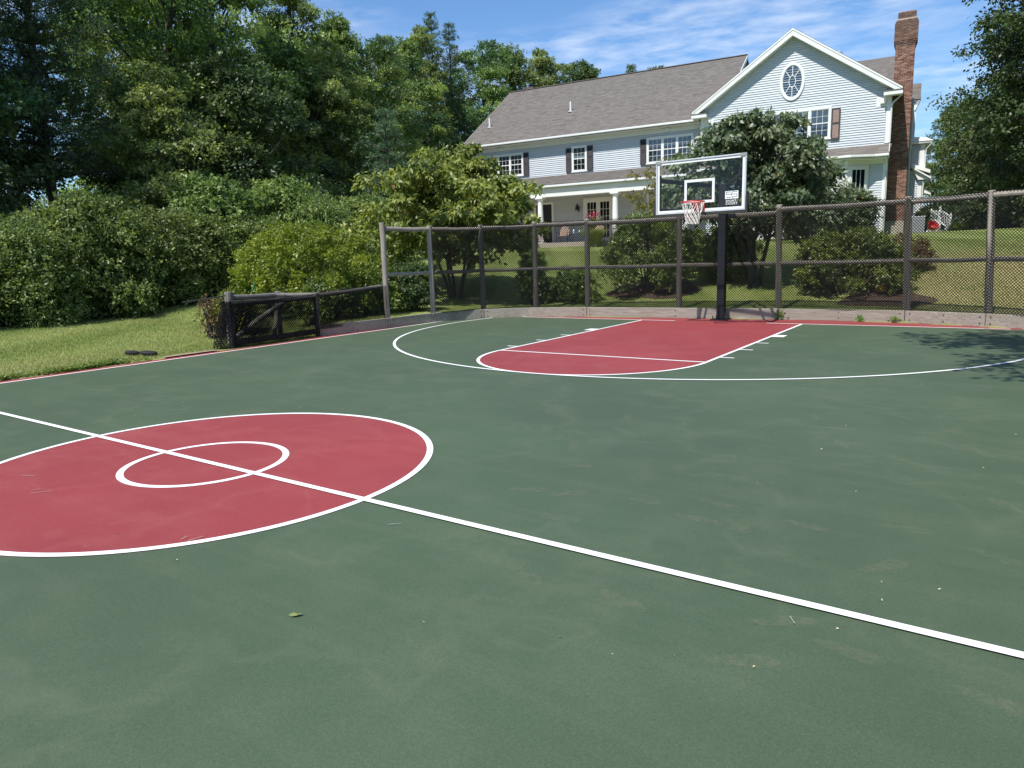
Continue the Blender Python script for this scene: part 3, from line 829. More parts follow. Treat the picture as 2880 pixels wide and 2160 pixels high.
# --- roofs made of overlapping shingle tabs, laid course by course
def shingle_roof(name, o, du, dv, nu_len, nv_len, course=0.14, tab=0.30, seed=1, clipf=None):
    """o: eave corner; du: unit vector along the eave; dv: unit vector up the slope"""
    o = Vector(o); du = Vector(du); dv = Vector(dv); nr = du.cross(dv).normalized()
    if nr.z < 0: nr = -nr
    rg = random.Random(seed); V = []; Fc = []
    nc = int(nv_len/course)
    for j in range(nc):
        s0 = j*course; s1 = min(nv_len, s0+course*1.06); x = -rg.random()*tab
        while x < nu_len:
            x1 = min(nu_len, x+tab*rg.choice((0.7, 1.0, 1.0, 1.3))); xa = max(0, x)
            if x1-xa > 0.02 and (clipf is None or clipf((xa+x1)/2, s0)):
                t = 0.012 + 0.008*rg.random()
                a = o+du*xa+dv*s0; b = o+du*x1+dv*s0; c = o+du*x1+dv*s1; d = o+du*xa+dv*s1
                k = len(V); V += [a, b, a+nr*t, b+nr*t, c+nr*0.003, d+nr*0.003]
                Fc += [(k, k+1, k+3, k+2), (k+2, k+3, k+4, k+5)]
            x = x1
    me = bpy.data.meshes.new(name); me.from_pydata([tuple(v) for v in V], [], Fc); me.update()
    return obj(name, me, M['shingle'], house, kind='stuff')
# main roof
A_S = 0.655; lv = Vector((0, 1, A_S)).normalized()
def slab(name, pts, mat, th=0.1):
    """thin solid under the shingles: a quad and its copy below"""
    lo = [(p[0], p[1], p[2]-th) for p in pts]
    MB().hexa([lo[0], lo[1], lo[2], lo[3], pts[0], pts[1], pts[2], pts[3]]).build(name, mat, house)
slab('roof', [(-23.95, 0.08, 8.43), (-7.90, 0.08, 8.43), (-7.90, 7.0, 12.965), (-23.95, 7.0, 12.965)], M['shingle'])
slab('roof', [(-23.95, 13.9, 8.43), (-7.90, 13.9, 8.43), (-7.90, 7.01, 12.955), (-23.95, 7.01, 12.955)], M['shingle'])
shingle_roof('shingles', (-23.96, 0.06, 8.44), (1, 0, 0), lv, 16.06, 8.30, seed=3)
MB().beam((-23.97, 7.0, 12.99), (-7.88, 7.0, 12.99), 0.28, 0.03).build('ridge_cap', M['shingle'], house)
MB().hexa([(-23.99, .06, 8.20), (-23.955, .06, 8.20), (-23.955, 7.0, 12.73), (-23.99, 7.0, 12.73), (-23.99, .06, 8.44), (-23.955, .06, 8.44), (-23.955, 7.0, 12.975), (-23.99, 7.0, 12.975)]).build('rake_board', M['trim'], house)
MB().hexa([(-7.90, .06, 8.20), (-7.865, .06, 8.20), (-7.865, 7.0, 12.73), (-7.90, 7.0, 12.73), (-7.90, .06, 8.44), (-7.865, .06, 8.44), (-7.865, 7.0, 12.975), (-7.90, 7.0, 12.975)]).build('rake_board', M['trim'], house)
# gable wing roof: two slopes
for sx in (-1, 1):
    ue = UC+sx*4.86
    slab('roof', [(ue, -0.44, rk(ue)-0.012), (UC, -0.44, APEX-0.012), (UC, 13.4, APEX-0.012), (ue, 13.4, rk(ue)-0.012)], M['shingle'], 0.05)
    d = Vector((-sx, 0, RAKE)).normalized()
    shingle_roof('shingles', (ue, -0.47, rk(ue)+0.0), (0, 1, 0), d, 13.8, 5.90, seed=8+sx)
# rear cross wing seen over the gable roof
slab('roof', [(-4.2, 4.0, 8.9), (0.55, 4.0, 8.9), (0.55, 9.0, 12.17), (-4.2, 9.0, 12.17)], M['shingle'])
slab('roof', [(-4.2, 14.0, 8.9), (0.55, 14.0, 8.9), (0.55, 9.01, 12.16), (-4.2, 9.01, 12.16)], M['shingle'])
shingle_roof('shingles', (-4.2, 3.98, 8.91), (1, 0, 0), lv, 4.76, 5.97, seed=21)
slab('roof', [(0.3, 5.9, 9.12), (1.25, 5.9, 9.12), (1.20, 7.5, 10.25), (0.3, 7.5, 10.25)], M['shingle'])
shingle_roof('shingles', (0.3, 5.88, 9.14), (1, 0, 0), Vector((0, 1.6, 1.13)).normalized(), 0.94, 1.95, seed=22)
MB().box(0.0, 1.05, 6.1, 13.0, 1.6, 9.1).build('wall', M['siding'], house)
MB().box(0.90, 1.06, 5.98, 6.16, 1.8, 9.0).build('corner_board', M['trim'], house)
MB().tube([(1.18, 5.86, 9.05), (1.12, 5.95, 8.85), (1.0, 5.98, 8.6)], 0.045, 8).build('downspout', M['gutter'], house)
# --- gutters and downspouts
def gutter(a, b, r=0.06):
    a = Vector(a); b = Vector(b)
    return MB().beam(a, b, 0.12, 0.11).build('gutter', M['gutter'], house, bevel=0.02)
gutter((-23.97, 0.02, 8.40), (-8.95, 0.02, 8.40))
def downspout(*pts): return MB().tube(pts, 0.042, 8).build('downspout', M['gutter'], house)
downspout((-23.9, 0.04, 8.34), (-23.86, 0.1, 8.22), (-23.72, 0.50, 7.95), (-23.70, 0.53, 7.6), (-23.70, 0.53, 6.0))
downspout((-9.0, 0.02, 8.34), (-9.0, 0.1, 8.2), (-8.95, 0.35, 8.0), (-8.94, 0.50, 7.5), (-8.94, 0.52, 6.3))
downspout((0.44, 0.12, 8.62), (0.42, 0.05, 8.45), (0.06, -0.08, 8.10), (0.02, -0.085, 7.9), (0.02, -0.085, 6.35))
downspout((-0.04, -0.55, 5.66), (-0.05, -0.3, 5.50), (-0.06, -0.085, 5.36), (-0.06, -0.085, 2.3))
MB().box(-0.12, 0.0, -0.14, -0.05, 5.05, 5.42).build('leader_head', M['gutter'], house)
# --- plumbing vents, metal flue, far chimney
for (u, v, w) in [(-23.0, 2.25, 9.83), (-17.57, 2.87, 10.26)]:
    MB().tube([(u, v, w-0.1), (u, v, w+0.62)], 0.055, 10).build('vent_pipe', M['trim'], house)
    MB().lathe([(0.17, -0.02), (0.13, 0.05), (0.07, 0.09)], (u, v, w+0.02), 10).build('vent_collar', M['ac_grey'], house)
MB().tube([(-0.95, 5.0, 9.4), (-0.95, 5.0, 10.35)], 0.05, 10).build('vent_pipe', M['trim'], house)
MB().lathe([(0.14, -0.6), (0.14, 0.28), (0.20, 0.30), (0.20, 0.40), (0.05, 0.47)], (-2.6, 2.6, rk(-2.6)+0.12), 12).build('metal_flue', M['alu'], house)
fc = MB().box(-22.85, -22.3, 7.2, 7.8, 12.4, 13.2).build('far_chimney', M['brick'], house)
MB().lathe([(0.2, 0), (0.2, 0.12), (0.26, 0.13), (0.26, 0.18)], (-22.5, 7.5, 13.2), 10).build('cap', M['iron'], fc)
# --- floodlight boxes under the eaves
def flood(u, v, w):
    MB().box(u-0.13, u+0.13, v-0.10, v, w-0.09, w+0.09).build('floodlight', M['trim'], house, bevel=0.02)
flood(-21.3, 0.56, 8.17); flood(-16.1, 0.56, 8.19); flood(-10.8, 0.56, 8.17); flood(-8.45, -0.047, 8.22); flood(-0.33, -0.047, 8.20)
# --- windows
def window(u0, u1, w0, w1, v, lights=1, cols=3, rows=2, blind=0.0, curtain=False):
    """double-hung windows side by side in one casing; u0..w1 are the outer edges of the casing"""
    c = 0.095; t = 0.05
    W = bpy.data.objects.new('window', None); COL.objects.link(W); W.parent = house
    f = MB()
    f.box(u0, u1, v-t, v, w1-c, w1); f.box(u0-0.03, u1+0.03, v-t-0.02, v, w0, w0+0.05); f.box(u0, u1, v-t, v, w0+0.05, w0+c)
    f.box(u0, u0+c, v-t, v, w0+c, w1-c); f.box(u1-c, u1, v-t, v, w0+c, w1-c)
    n = lights; span = (u1-u0-2*c)/n; mu = 0.075
    for i in range(1, n):
        x = u0+c+span*i; f.box(x-mu/2, x+mu/2, v-t, v, w0+c, w1-c)
    f.build('frame', M['trim'], W)
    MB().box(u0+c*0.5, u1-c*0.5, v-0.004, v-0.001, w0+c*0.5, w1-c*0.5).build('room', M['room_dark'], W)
    for i in range(n):
        a = u0+c+span*i + (mu/2 if i else 0); b = u0+c+span*(i+1) - (mu/2 if i < n-1 else 0)
        zm = (w0+w1)/2
        for (z0, z1, off) in ((zm, w1-c, 0.000), (w0+c, zm+0.03, -0.014)):
            s = 0.038; y0, y1 = v-0.028+off, v-0.010+off
            m = MB(); m.box(a, b, y0, y1, z1-s, z1); m.box(a, b, y0, y1, z0, z0+s); m.box(a, a+s, y0, y1, z0+s, z1-s); m.box(b-s, b, y0, y1, z0+s, z1-s)
            m.build('sash', M['trim'], W)
            pw = (b-a-2*s)/cols; ph = (z1-z0-2*s)/rows
            for k in range(1, cols): MB().box(a+s+pw*k-.0075, a+s+pw*k+.0075, y0+.003, y1-.002, z0+s, z1-s).build('muntin', M['trim'], W)
            for k in range(1, rows): MB().box(a+s, b-s, y0+.004, y1-.003, z0+s+ph*k-.0075, z0+s+ph*k+.0075).build('muntin', M['trim'], W)
            for ci in range(cols):
                for ri in range(rows):
                    x = a+s+pw*ci; zz = z0+s+ph*ri
                    MB().box(x+.004, x+pw-.004, y0+.006, y0+.010, zz+.004, zz+ph-.004).build('pane', M['window_glass'], W)
        if blind > 0:
            MB().box(a+.02, b-.02, v-0.010, v-0.007, w1-c-(w1-w0-2*c)*blind, w1-c).build('blind', M['blind'], W)
        if curtain:
            zc = w1-c-(w1-w0-2*c)*0.46; pts = [(a+.05, zc+0.22)]
            for k in range(9):
                tt = k/8; pts.append((a+.05+(b-a-.1)*tt, zc-0.12+0.10*abs(tt-.5)*2 - 0.05*(k % 2)))
            pts.append((b-.05, zc+0.22)); pts += [(lerp(a, b, .75), zc+.10), (lerp(a, b, .5), zc+.13), (lerp(a, b, .25), zc+.10)]
            MB().prism(pts, 'y', v-0.014, v-0.011).build('curtain', M['curtain'], W)
    return W
def shutter(u0, u1, w0, w1, v, faded=False):
    S = bpy.data.objects.new('shutter', None); COL.objects.link(S); S.parent = house
    if faded: S['label'] = 'peeling brown shutter'
    f = MB(); e = 0.055; y0, y1 = v-0.065, v-0.03
    f.box(u0, u0+e, y0, y1, w0, w1); f.box(u1-e, u1, y0, y1, w0, w1)
    for z0, z1 in ((w0, w0+.10), (w1-.06, w1), (lerp(w0, w1, .52)-.035, lerp(w0, w1, .52)+.035)): f.box(u0+e, u1-e, y0, y1, z0, z1)
    f.build('frame', M['shutter'], S)
    m = MB(); z = w0+.11; k = 0
    while z < w1-.08:
        if abs(z-lerp(w0, w1, .52)) > .05:
            m.hexa([(u0+e, y0+.006, z), (u1-e, y0+.006, z), (u1-e, y1-.004, z+.01), (u0+e, y1-.004, z+.01), (u0+e, y0+.010, z+.008), (u1-e, y0+.010, z+.008), (u1-e, y1, z+.038), (u0+e, y1, z+.038)])
        z += 0.034
    m.box(u0+e, u1-e, y1, y1+.008, w0+.08, w1-.05)
    m.build('slats', M['shutter_faded'] if faded else M['shutter'], S)
window(-6.25, -2.55, 6.76, 8.28, -0.042, 4, blind=0.62)
shutter(-2.53, -2.15, 6.70, 8.17, -0.042, faded=True); shutter(-6.65, -6.27, 6.70, 8.17, -0.042, faded=True)
window(-11.98, -9.36, 6.44, 7.86, 0.558, 3, blind=0.35)
shutter(-12.34, -12.0, 6.44, 7.80, 0.558)
window(-16.52, -15.56, 6.38, 7.86, 0.558, 1, blind=0.5, curtain=True)
shutter(-16.88, -16.54, 6.40, 7.77, 0.558); shutter(-15.54, -15.19, 6.43, 7.80, 0.558)
window(-22.40, -19.73, 6.46, 7.84, 0.558, 3, blind=0.25)
shutter(-22.76, -22.42, 6.44, 7.80, 0.558); shutter(-19.71, -19.36, 6.46, 7.80, 0.558)
# oval window
OV = bpy.data.objects.new('window', None); COL.objects.link(OV); OV.parent = house; OV['label'] = 'oval window with sunburst bars'
def oval_ring(name, ra, rb, wa, wb, y0, y1, mat, c=(-4.39, 9.665), n=48):
    vs = []; fs = []
    for i in range(n):
        a = 2*math.pi*i/n; ca, sa = math.cos(a), math.sin(a)
        for (p, q, y) in ((ra, rb, y0), (ra, rb, y1), (ra-wa, rb-wb, y0), (ra-wa, rb-wb, y1)): vs.append((c[0]+p*ca, y, c[1]+q*sa))
    for i in range(n):
        j = (i+1) % n
        for p, q in ((0, 1), (1, 3), (3, 2), (2, 0)): fs.append((4*i+p, 4*i+q, 4*j+q, 4*j+p))
    return MB().add(vs, fs).build(name, mat, OV)
oval_ring('frame', 0.575, 0.89, 0.115, 0.135, -0.085, -0.01, M['trim'])
oval_ring('inner_frame', 0.475, 0.77, 0.035, 0.04, -0.065, -0.02, M['trim'])
oval_ring('muntin', 0.165, 0.285, 0.03, 0.03, -0.062, -0.04, M['trim'])
for k in range(8):
    a = 2*math.pi*(k+0.5)/8 if False else 2*math.pi*k/8
    p0 = (-4.39+0.15*math.cos(a), -0.05, 9.665+0.27*math.sin(a)); p1 = (-4.39+0.45*math.cos(a), -0.05, 9.665+0.74*math.sin(a))
    MB().beam(p0, p1, 0.03, 0.02, up=(0, 1, 0)).build('muntin', M['trim'], OV)
def oval_disc(r0, r1, a0, a1):
    c = (-4.39, 9.665); pts = []
    for i in range(9):
        a = lerp(a0, a1, i/8); pts.append((c[0]+0.46*r1*math.cos(a), c[1]+0.755*r1*math.sin(a)))
    for i in range(8, -1, -1):
        a = lerp(a0, a1, i/8); pts.append((c[0]+0.46*r0*math.cos(a), c[1]+0.755*r0*math.sin(a)))
    MB().prism(pts, 'y', -0.040, -0.036).build('pane', M['window_glass'], OV)
for k in range(8): oval_disc(0.33, 1.0, 2*math.pi*k/8+.02, 2*math.pi*(k+1)/8-.02)
oval_disc(0.02, 0.31, 0, 2*math.pi)
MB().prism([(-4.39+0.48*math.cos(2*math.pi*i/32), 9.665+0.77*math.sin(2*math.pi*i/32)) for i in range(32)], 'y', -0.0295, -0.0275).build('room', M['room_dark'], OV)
# --- bump-out and bay under the gable
eave = [(-8.9, -0.62), (-5.9, -1.12), (-5.0, -1.12), (-1.50, -1.12), (-0.55, -0.62), (0.05, -0.62)]
topw = [(-8.9, 6.30), (-5.9, 6.30), (-5.0, 6.30), (-1.72, 6.30), (-0.3, 6.30), (0.12, 6.29)]
V = []; 
for (u, v) in eave: V.append((u, v, 5.78))
for (u, w) in topw: V.append((u, -0.03, w))
mbs = MB()
for i in range(5):
    a, b, c, d = V[i], V[i+1], V[i+7], V[i+6]
    mbs.add([(*a[:2], a[2]-.08), (*b[:2], b[2]-.08), (*c[:2], c[2]-.08), (*d[:2], d[2]-.08), a, b, c, d], [(4, 5, 6, 7), (0, 1, 5, 4), (3, 2, 1, 0), (1, 2, 6, 5), (0, 4, 7, 3)])
mbs.build('bay_roof', M['shingle'], house)
for i in range(5):
    a, b, c, d = [Vector(p) for p in (V[i], V[i+1], V[i+7], V[i+6])]
    Vv = []; Fc = []; rg = random.Random(40+i); rows = 6
    for j in range(rows):
        t0, t1 = j/rows, min(1, (j+1.05)/rows)
        p0, p1 = lerp(a, d, t0), lerp(b, c, t0); q0, q1 = lerp(a, d, t1), lerp(b, c, t1); L = (p1-p0).length; nt_ = max(1, int(L/0.3))
        cuts = [0]+sorted(min(1, max(0, (k+rg.uniform(-.25, .25))/nt_)) for k in range(1, nt_))+[1]
        for k in range(len(cuts)-1):
            up = Vector((0, -0.004, 0.014+0.008*rg.random())); o = len(Vv)
            Vv += [lerp(p0, p1, cuts[k]), lerp(p0, p1, cuts[k+1]), lerp(p0, p1, cuts[k])+up, lerp(p0, p1, cuts[k+1])+up, lerp(q0, q1, cuts[k+1])+Vector((0, 0, .004)), lerp(q0, q1, cuts[k])+Vector((0, 0, .004))]
            Fc += [(o, o+1, o+3, o+2), (o+2, o+3, o+4, o+5)]
    me = bpy.data.meshes.new('shingles'); me.from_pydata([tuple(p) for p in Vv], [], Fc); me.update(); obj('shingles', me, M['shingle'], house, kind='stuff')
    gutter((eave[i][0], eave[i][1]-0.03, 5.74), (eave[i+1][0], eave[i+1][1]-0.03, 5.74))
bay_w = [(-6.0, -0.03), (-5.7, -0.72), (-1.70, -0.72), (-0.78, -0.03)]
MB().prism([(u, v) for u, v in bay_w], 'z', 1.7, 5.44).build('bay_wall', M['trim'], house)
MB().prism([(-8.86, -0.03), (-8.86, -0.55), (-5.9, -1.04), (-1.54, -1.04), (-0.6, -0.55), (0.0, -0.55), (0.0, -0.03)], 'z', 5.60, 5.68).build('soffit', M['trim'], house)
MB().prism([(-8.86, -0.001), (-8.86, -0.08), (-6.1, -0.08), (-5.75, -0.78), (-1.68, -0.78), (-0.75, -0.08), (0.0, -0.08), (0.0, -0.001)], 'z', 5.43, 5.60).build('frieze_board', M['trim'], house)
MB().prism([(0.02, 5.62), (0.02, 6.26), (0.06, 6.26), (0.06, 5.62)], 'y', -0.5, -0.04).build('bay_end', M['trim'], house)
clap_wall(-2.10, -1.86, 2.3, 5.08, -0.72)
window(-5.3, -3.85, 3.3, 5.22, -0.72, 1); window(-3.75, -2.2, 3.3, 5.22, -0.72, 1)
# window in the angled side of the bay
AW = bpy.data.objects.new('bay_window', None); COL.objects.link(AW); AW.parent = house
AW.location = (-1.24, -0.375, 0); AW.rotation_euler = (0, 0, math.atan2(0.69, 0.92))
def awp(name, x0, x1, y0, y1, z0, z1, mat): MB().box(x0, x1, y0, y1, z0, z1).build(name, mat, AW)
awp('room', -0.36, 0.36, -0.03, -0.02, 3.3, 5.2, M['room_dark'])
for x0, x1, z0, z1 in ((-0.44, -0.33, 3.2, 5.3), (0.33, 0.44, 3.2, 5.3), (-0.33, 0.33, 5.18, 5.3), (-0.33, 0.33, 3.2, 3.32), (-0.33, 0.33, 4.24, 4.30)): awp('frame', x0, x1, -0.075, -0.004, z0, z1, M['trim'])
for x0 in (-0.33, -0.11, 0.11):
    for z0, z1 in ((4.74, 5.18), (4.30, 4.73), (3.78, 4.24), (3.32, 3.77)): awp('pane', x0+.008, x0+.212, -0.05, -0.045, z0+.005, z1-.005, M['window_glass'])
for x0 in (-0.12, 0.10): awp('muntin', x0, x0+.02, -0.058, -0.04, 3.32, 5.18, M['trim'])
# --- porch
PV = -2.3
slab('porch_roof', [(-23.3, PV-0.05, 5.42), (-8.88, PV-0.05, 5.42), (-8.88, 0.575, 6.27), (-23.3, 0.575, 6.27)], M['shingle'], 0.08)
shingle_roof('shingles', (-23.3, PV-0.07, 5.43), (1, 0, 0), Vector((0, 2.62, 0.85)).normalized(), 14.42, 2.75, seed=31)
gutter((-23.3, PV-0.12, 5.40), (-8.95, PV-0.12, 5.40))
MB().box(-23.25, -8.9, PV+0.02, PV+0.05, 5.10, 5.36).build('frieze_board', M['trim'], house)
MB().box(-23.25, -8.9, PV+0.03, PV+0.33, 4.85, 5.10).build('porch_beam', M['trim'], house)
MB().box(-23.25, -8.9, PV+0.06, 0.60, 5.12, 5.15).build('porch_ceiling', M['trim'], house)
MB().box(-23.2, -8.9, -4.25, 0.6, 1.75, 2.28).build('patio', M['patio'], house)
for u in (-21.8, -17.34, -12.85, -9.05):
    c = MB().lathe([(0.15, 0.10), (0.165, 0.8), (0.16, 1.4), (0.138, 2.32), (0.138, 2.36)], (u, PV+0.18, 2.28), 20).build('column', M['trim'], house, smooth=True)
    MB().box(u-0.20, u+0.20, PV-0.02, PV+0.38, 2.28, 2.38).build('base', M['trim'], c)
    cp = MB().lathe([(0.145, 2.34), (0.175, 2.39), (0.20, 2.46), (0.20, 2.475)], (u, PV+0.18, 2.28), 20).build('capital', M['trim'], c)
    MB().box(u-0.23, u+0.23, PV-0.05, PV+0.41, 4.76, 4.849).build('abacus', M['trim'], c)
# French doors, a dark side door and a wall lamp under the porch
D = bpy.data.objects.new('french_doors', None); COL.objects.link(D); D.parent = house
def dp(name, x0, x1, y0, y1, z0, z1, mat): return MB().box(x0, x1, y0, y1, z0, z1).build(name, mat, D)
v0 = 0.59
dp('frame', -15.84, -13.95, v0-.05, v0, 4.72, 4.86, M['trim']); dp('frame', -15.84, -15.70, v0-.05, v0, 2.28, 4.72, M['trim']); dp('frame', -14.09, -13.95, v0-.05, v0, 2.28, 4.72, M['trim'])
for a, b in ((-15.70, -14.90), (-14.89, -14.09)):
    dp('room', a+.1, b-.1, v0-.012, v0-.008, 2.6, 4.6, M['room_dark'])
    dp('stile', a, a+.12, v0-.05, v0-.006, 2.28, 4.72, M['trim']); dp('stile', b-.12, b, v0-.05, v0-.006, 2.28, 4.72, M['trim'])
    dp('rail', a+.12, b-.12, v0-.05, v0-.006, 4.60, 4.72, M['trim']); dp('rail', a+.12, b-.12, v0-.05, v0-.006, 2.28, 2.55, M['trim'])
    pw = (b-a-.24)/3; ph = (4.60-2.55)/5
    for i in range(3):
        for j in range(5): dp('pane', a+.12+pw*i+.01, a+.12+pw*(i+1)-.01, v0-.034, v0-.030, 2.55+ph*j+.01, 2.55+ph*(j+1)-.01, M['window_glass'])
    for i in (1, 2): dp('muntin', a+.12+pw*i-.011, a+.12+pw*i+.011, v0-.042, v0-.026, 2.55, 4.60, M['trim'])
    for j in range(1, 5): dp('muntin', a+.12, b-.12, v0-.041, v0-.027, 2.55+ph*j-.011, 2.55+ph*j+.011, M['trim'])
D2 = bpy.data.objects.new('door', None); COL.objects.link(D2); D2.parent = house
MB().box(-18.95, -17.90, v0-.02, v0-.002, 2.28, 4.66).build('leaf', M['room_dark'], D2)
for x0, x1, z0, z1 in ((-19.07, -18.95, 2.28, 4.66), (-17.90, -17.78, 2.28, 4.66), (-19.07, -17.78, 4.66, 4.79)): MB().box(x0, x1, v0-.05, v0, z0, z1).build('frame', M['trim'], D2)
MB().box(-11.96, -11.84, v0-.05, v0, 2.3, 4.9).build('corner_board', M['trim'], house)
WL = MB().lathe([(0.10, 0.0), (0.15, -0.05), (0.10, 0.12), (0.05, 0.22), (0.02, 0.30)], (-16.15, v0-0.22, 4.28), 8).build('wall_lamp', M['brass'], house)
MB().box(-16.20, -16.10, v0-.05, v0-.001, 4.15, 4.40).build('plate', M['brass'], WL)
MB().beam((-16.15, v0-.05, 4.45), (-16.15, v0-.22, 4.52), 0.03, 0.03).build('arm', M['brass'], WL)
# --- chimney with real bricks
CH = bpy.data.objects.new('chimney', None); COL.objects.link(CH); CH.parent = house
CV = 1.6; CU0, CU1 = 0.0, 0.83; CD = 0.95; BH = 0.0677
def prof(w):
    """left, right edge and front of the shaft at height w"""
    if w < 10.95: e = 0.0
    elif w < 11.17: e = 0.085*(int((w-10.95)/BH)+1)/4*1.0
    elif w < 11.95: e = 0.085
    elif w < 12.16: e = 0.085 - 0.11*(w-11.95)/0.21
    else: e = -0.03
    return CU0-e, CU1+e, CV-e, CV+CD+e
core = MB()
for a, b in ((1.7, 10.95), (10.95, 11.17), (11.17, 11.95), (11.95, 12.16), (12.16, 12.45)):
    l0, r0, f0, k0 = prof((a+b)/2); q_ = .012 if b < 11 else .03; core.box(l0+q_, r0-q_, f0+q_, k0-q_, a, b)
core.build('mortar_core', M['mortar'], CH)
brick_me = {}
def brick_mesh(w):
    if w not in brick_me: brick_me[w] = MB().box(-w/2, w/2, -0.045, 0.045, -0.0285, 0.0285).mesh('brick'); brick_me[w].materials.append(M['brick'])
    return brick_me[w]
rest = MB(); nb = 0; rg = random.Random(9)
ncourse = int((12.45-1.75)/BH)
for ci in range(ncourse-1, -1, -1):
    w = 1.75+ci*BH+0.034
    l, r, f, k = prof(w); Wd = r-l; n = max(3, round(Wd/0.2077)); bw = Wd/n
    off = (ci % 2)*0.5*bw
    cells = []
    x = -off
    while x < Wd-0.01:
        a, b = max(0, x), min(Wd, x+bw)
        if b-a > 0.03: cells.append((a, b))
        x += bw
    for (a, b) in cells:
        bl = round(b-a-0.011, 3); jy = rg.uniform(-.003, .003)
        if nb < 300:
            o = bpy.data.objects.new('brick', brick_mesh(bl)); COL.objects.link(o); o.parent = CH
            o.location = (l+(a+b)/2, f+0.045+jy, w); nb += 1
        else: rest.box(l+a+.0055, l+b-.0055, f+jy, f+0.09, w-.0285, w+.0285)
    for (xs, xe) in ((l, l+0.09), (r-0.09, r)):      # the two sides
        ns = max(2, round((k-f-0.1)/0.2077)); sw = (k-f-0.1)/ns; so = ((ci+1) % 2)*0.5*sw; y = -so
        while y < k-f-0.1-0.01:
            a, b = max(0, y), min(k-f-0.1, y+sw)
            if b-a > 0.03: rest.box(xs, xe, f+0.1+a, f+0.1+b-.011, w-.0285, w+.0285)
            y += sw
rest.build('bricks', M['brick'], CH, fix=False, kind='stuff')
MB().box(CU0+.10, CU1-.12, CV+.15, CV+.55, 12.45, 12.50).build('flue_tile', M['terracotta'], CH)
MB().box(CU0-0.12, CU1-0.0, CV-0.30, CV-0.05, 1.7, 2.75).build('concrete_footing', M['concrete'], CH)
# --- side entrance wing at the far right
MB().box(0.95, 1.55, 4.0, 9.0, 1.6, 6.60).build('wall', M['siding'], house)
z = 5.3
while z < 6.52: clap(1.0, 1.36, z, 4.0); z += EXPO
MB().box(1.36, 1.56, 3.955, 4.1, 4.9, 6.60).build('corner_board', M['trim'], house)
MB().hexa([(0.9, 3.75, 6.62), (1.86, 3.75, 6.62), (1.86, 9, 6.62), (0.9, 9, 6.62), (0.95, 3.72, 6.76), (1.9, 3.72, 6.72), (1.9, 9, 6.72), (0.95, 9, 6.76)]).build('eave_box', M['trim'], house)
MB().hexa([(0.95, 3.70, 6.76), (1.92, 3.70, 6.72), (1.92, 9, 6.72), (0.95, 9, 6.76), (0.95, 3.9, 7.0), (1.6, 3.9, 6.90), (1.6, 9, 6.90), (0.95, 9, 7.0)]).build('wing_roof', M['trim'], house)
MB().tube([(1.86, 3.74, 6.6), (1.62, 3.92, 6.35), (1.60, 3.93, 6.0), (1.60, 3.93, 4.9)], 0.03, 8).build('downspout', M['gutter'], house)
MB().tube([(1.84, 4.4, 6.5), (1.82, 4.4, 5.95), (1.62, 4.3, 5.75)], 0.03, 8).build('downspout', M['gutter'], house)
MB().box(0.95, 1.33, 3.5, 8.0, 1.6, 5.30).build('wall', M['siding'], house)
z = 2.6
while z < 5.0: clap(1.0, 1.32, z, 3.5); z += EXPO
MB().hexa([(1.0, 3.3, 5.45), (1.85, 3.3, 5.10), (1.85, 8, 5.10), (1.0, 8, 5.45), (1.0, 3.3, 5.62), (1.85, 3.3, 5.26), (1.85, 8, 5.26), (1.0, 8, 5.62)]).build('entry_roof', M['trim'], house)
MB().prism([(1.02, 5.42), (1.02, 5.40), (1.82, 4.80), (1.34, 4.80)], 'y', 3.28, 3.34).build('pediment', M['trim'], house)
MB().hexa([(1.0, 3.15, 5.40), (1.90, 3.15, 4.80), (1.90, 7, 4.80), (1.0, 7, 5.40), (1.0, 3.15, 5.48), (1.90, 3.15, 4.88), (1.90, 7, 4.88), (1.0, 7, 5.48)]).build('entry_roof', M['trim'], house)
MB().box(1.33, 1.52, 3.46, 3.7, 1.9, 4.76).build('corner_board', M['trim'], house)
MB().tube([(1.80, 3.3, 4.78), (1.60, 3.42, 4.66), (1.57, 3.43, 4.4), (1.57, 3.43, 2.2)], 0.03, 8).build('downspout', M['gutter'], house)
MB().hexa([(1.5, 3.6, 4.2), (1.95, 3.6, 4.05), (1.95, 5, 4.05), (1.5, 5, 4.2), (1.5, 3.6, 4.45), (1.95, 3.6, 4.14), (1.95, 5, 4.14), (1.5, 5, 4.45)]).build('hood', M['trim'], house)
MB().tube([(0.88, 2.75, 8.6), (0.88, 2.75, 1.9)], 0.045, 8).build('downspout', M['gutter'], house)
MB().box(0.0, 0.95, 2.8, 6.2, 1.6, 8.7).build('wall', M['trim'], house)

HM = Matrix.Translation(Vector((0.255, 23.284, 0.0))) @ Matrix.Rotation(R(6.0), 4, 'Z')
def hp(u, v, w): return HM @ Vector((u, v, w))

# ------------------------------------------------------------------ foliage
def unit(a): return a/np.maximum(1e-9, np.linalg.norm(a, axis=-1, keepdims=True))
def leaf_mesh(name, pos, axis, nrm, length, width, tone, fold=0.25):
    n = len(pos); axis = unit(axis); side = unit(np.cross(axis, nrm)); nrm = np.cross(side, axis)
    L = length[:, None]; Wd = width[:, None]
    b = pos; t = pos + axis*L - nrm*L*0.10
    mid = pos + axis*L*0.45 + nrm*Wd*fold
    l = mid + side*Wd*0.5 - nrm*Wd*fold; r = mid - side*Wd*0.5 - nrm*Wd*fold
    V = np.stack([b, l, t, r], 1).reshape(-1, 3)
    k = np.arange(n)*4
    Fq = np.concatenate([np.stack([k, k+2, k+1], 1), np.stack([k, k+3, k+2], 1)])
    return mesh_np(name, V, Fq, np.repeat(tone, 4))

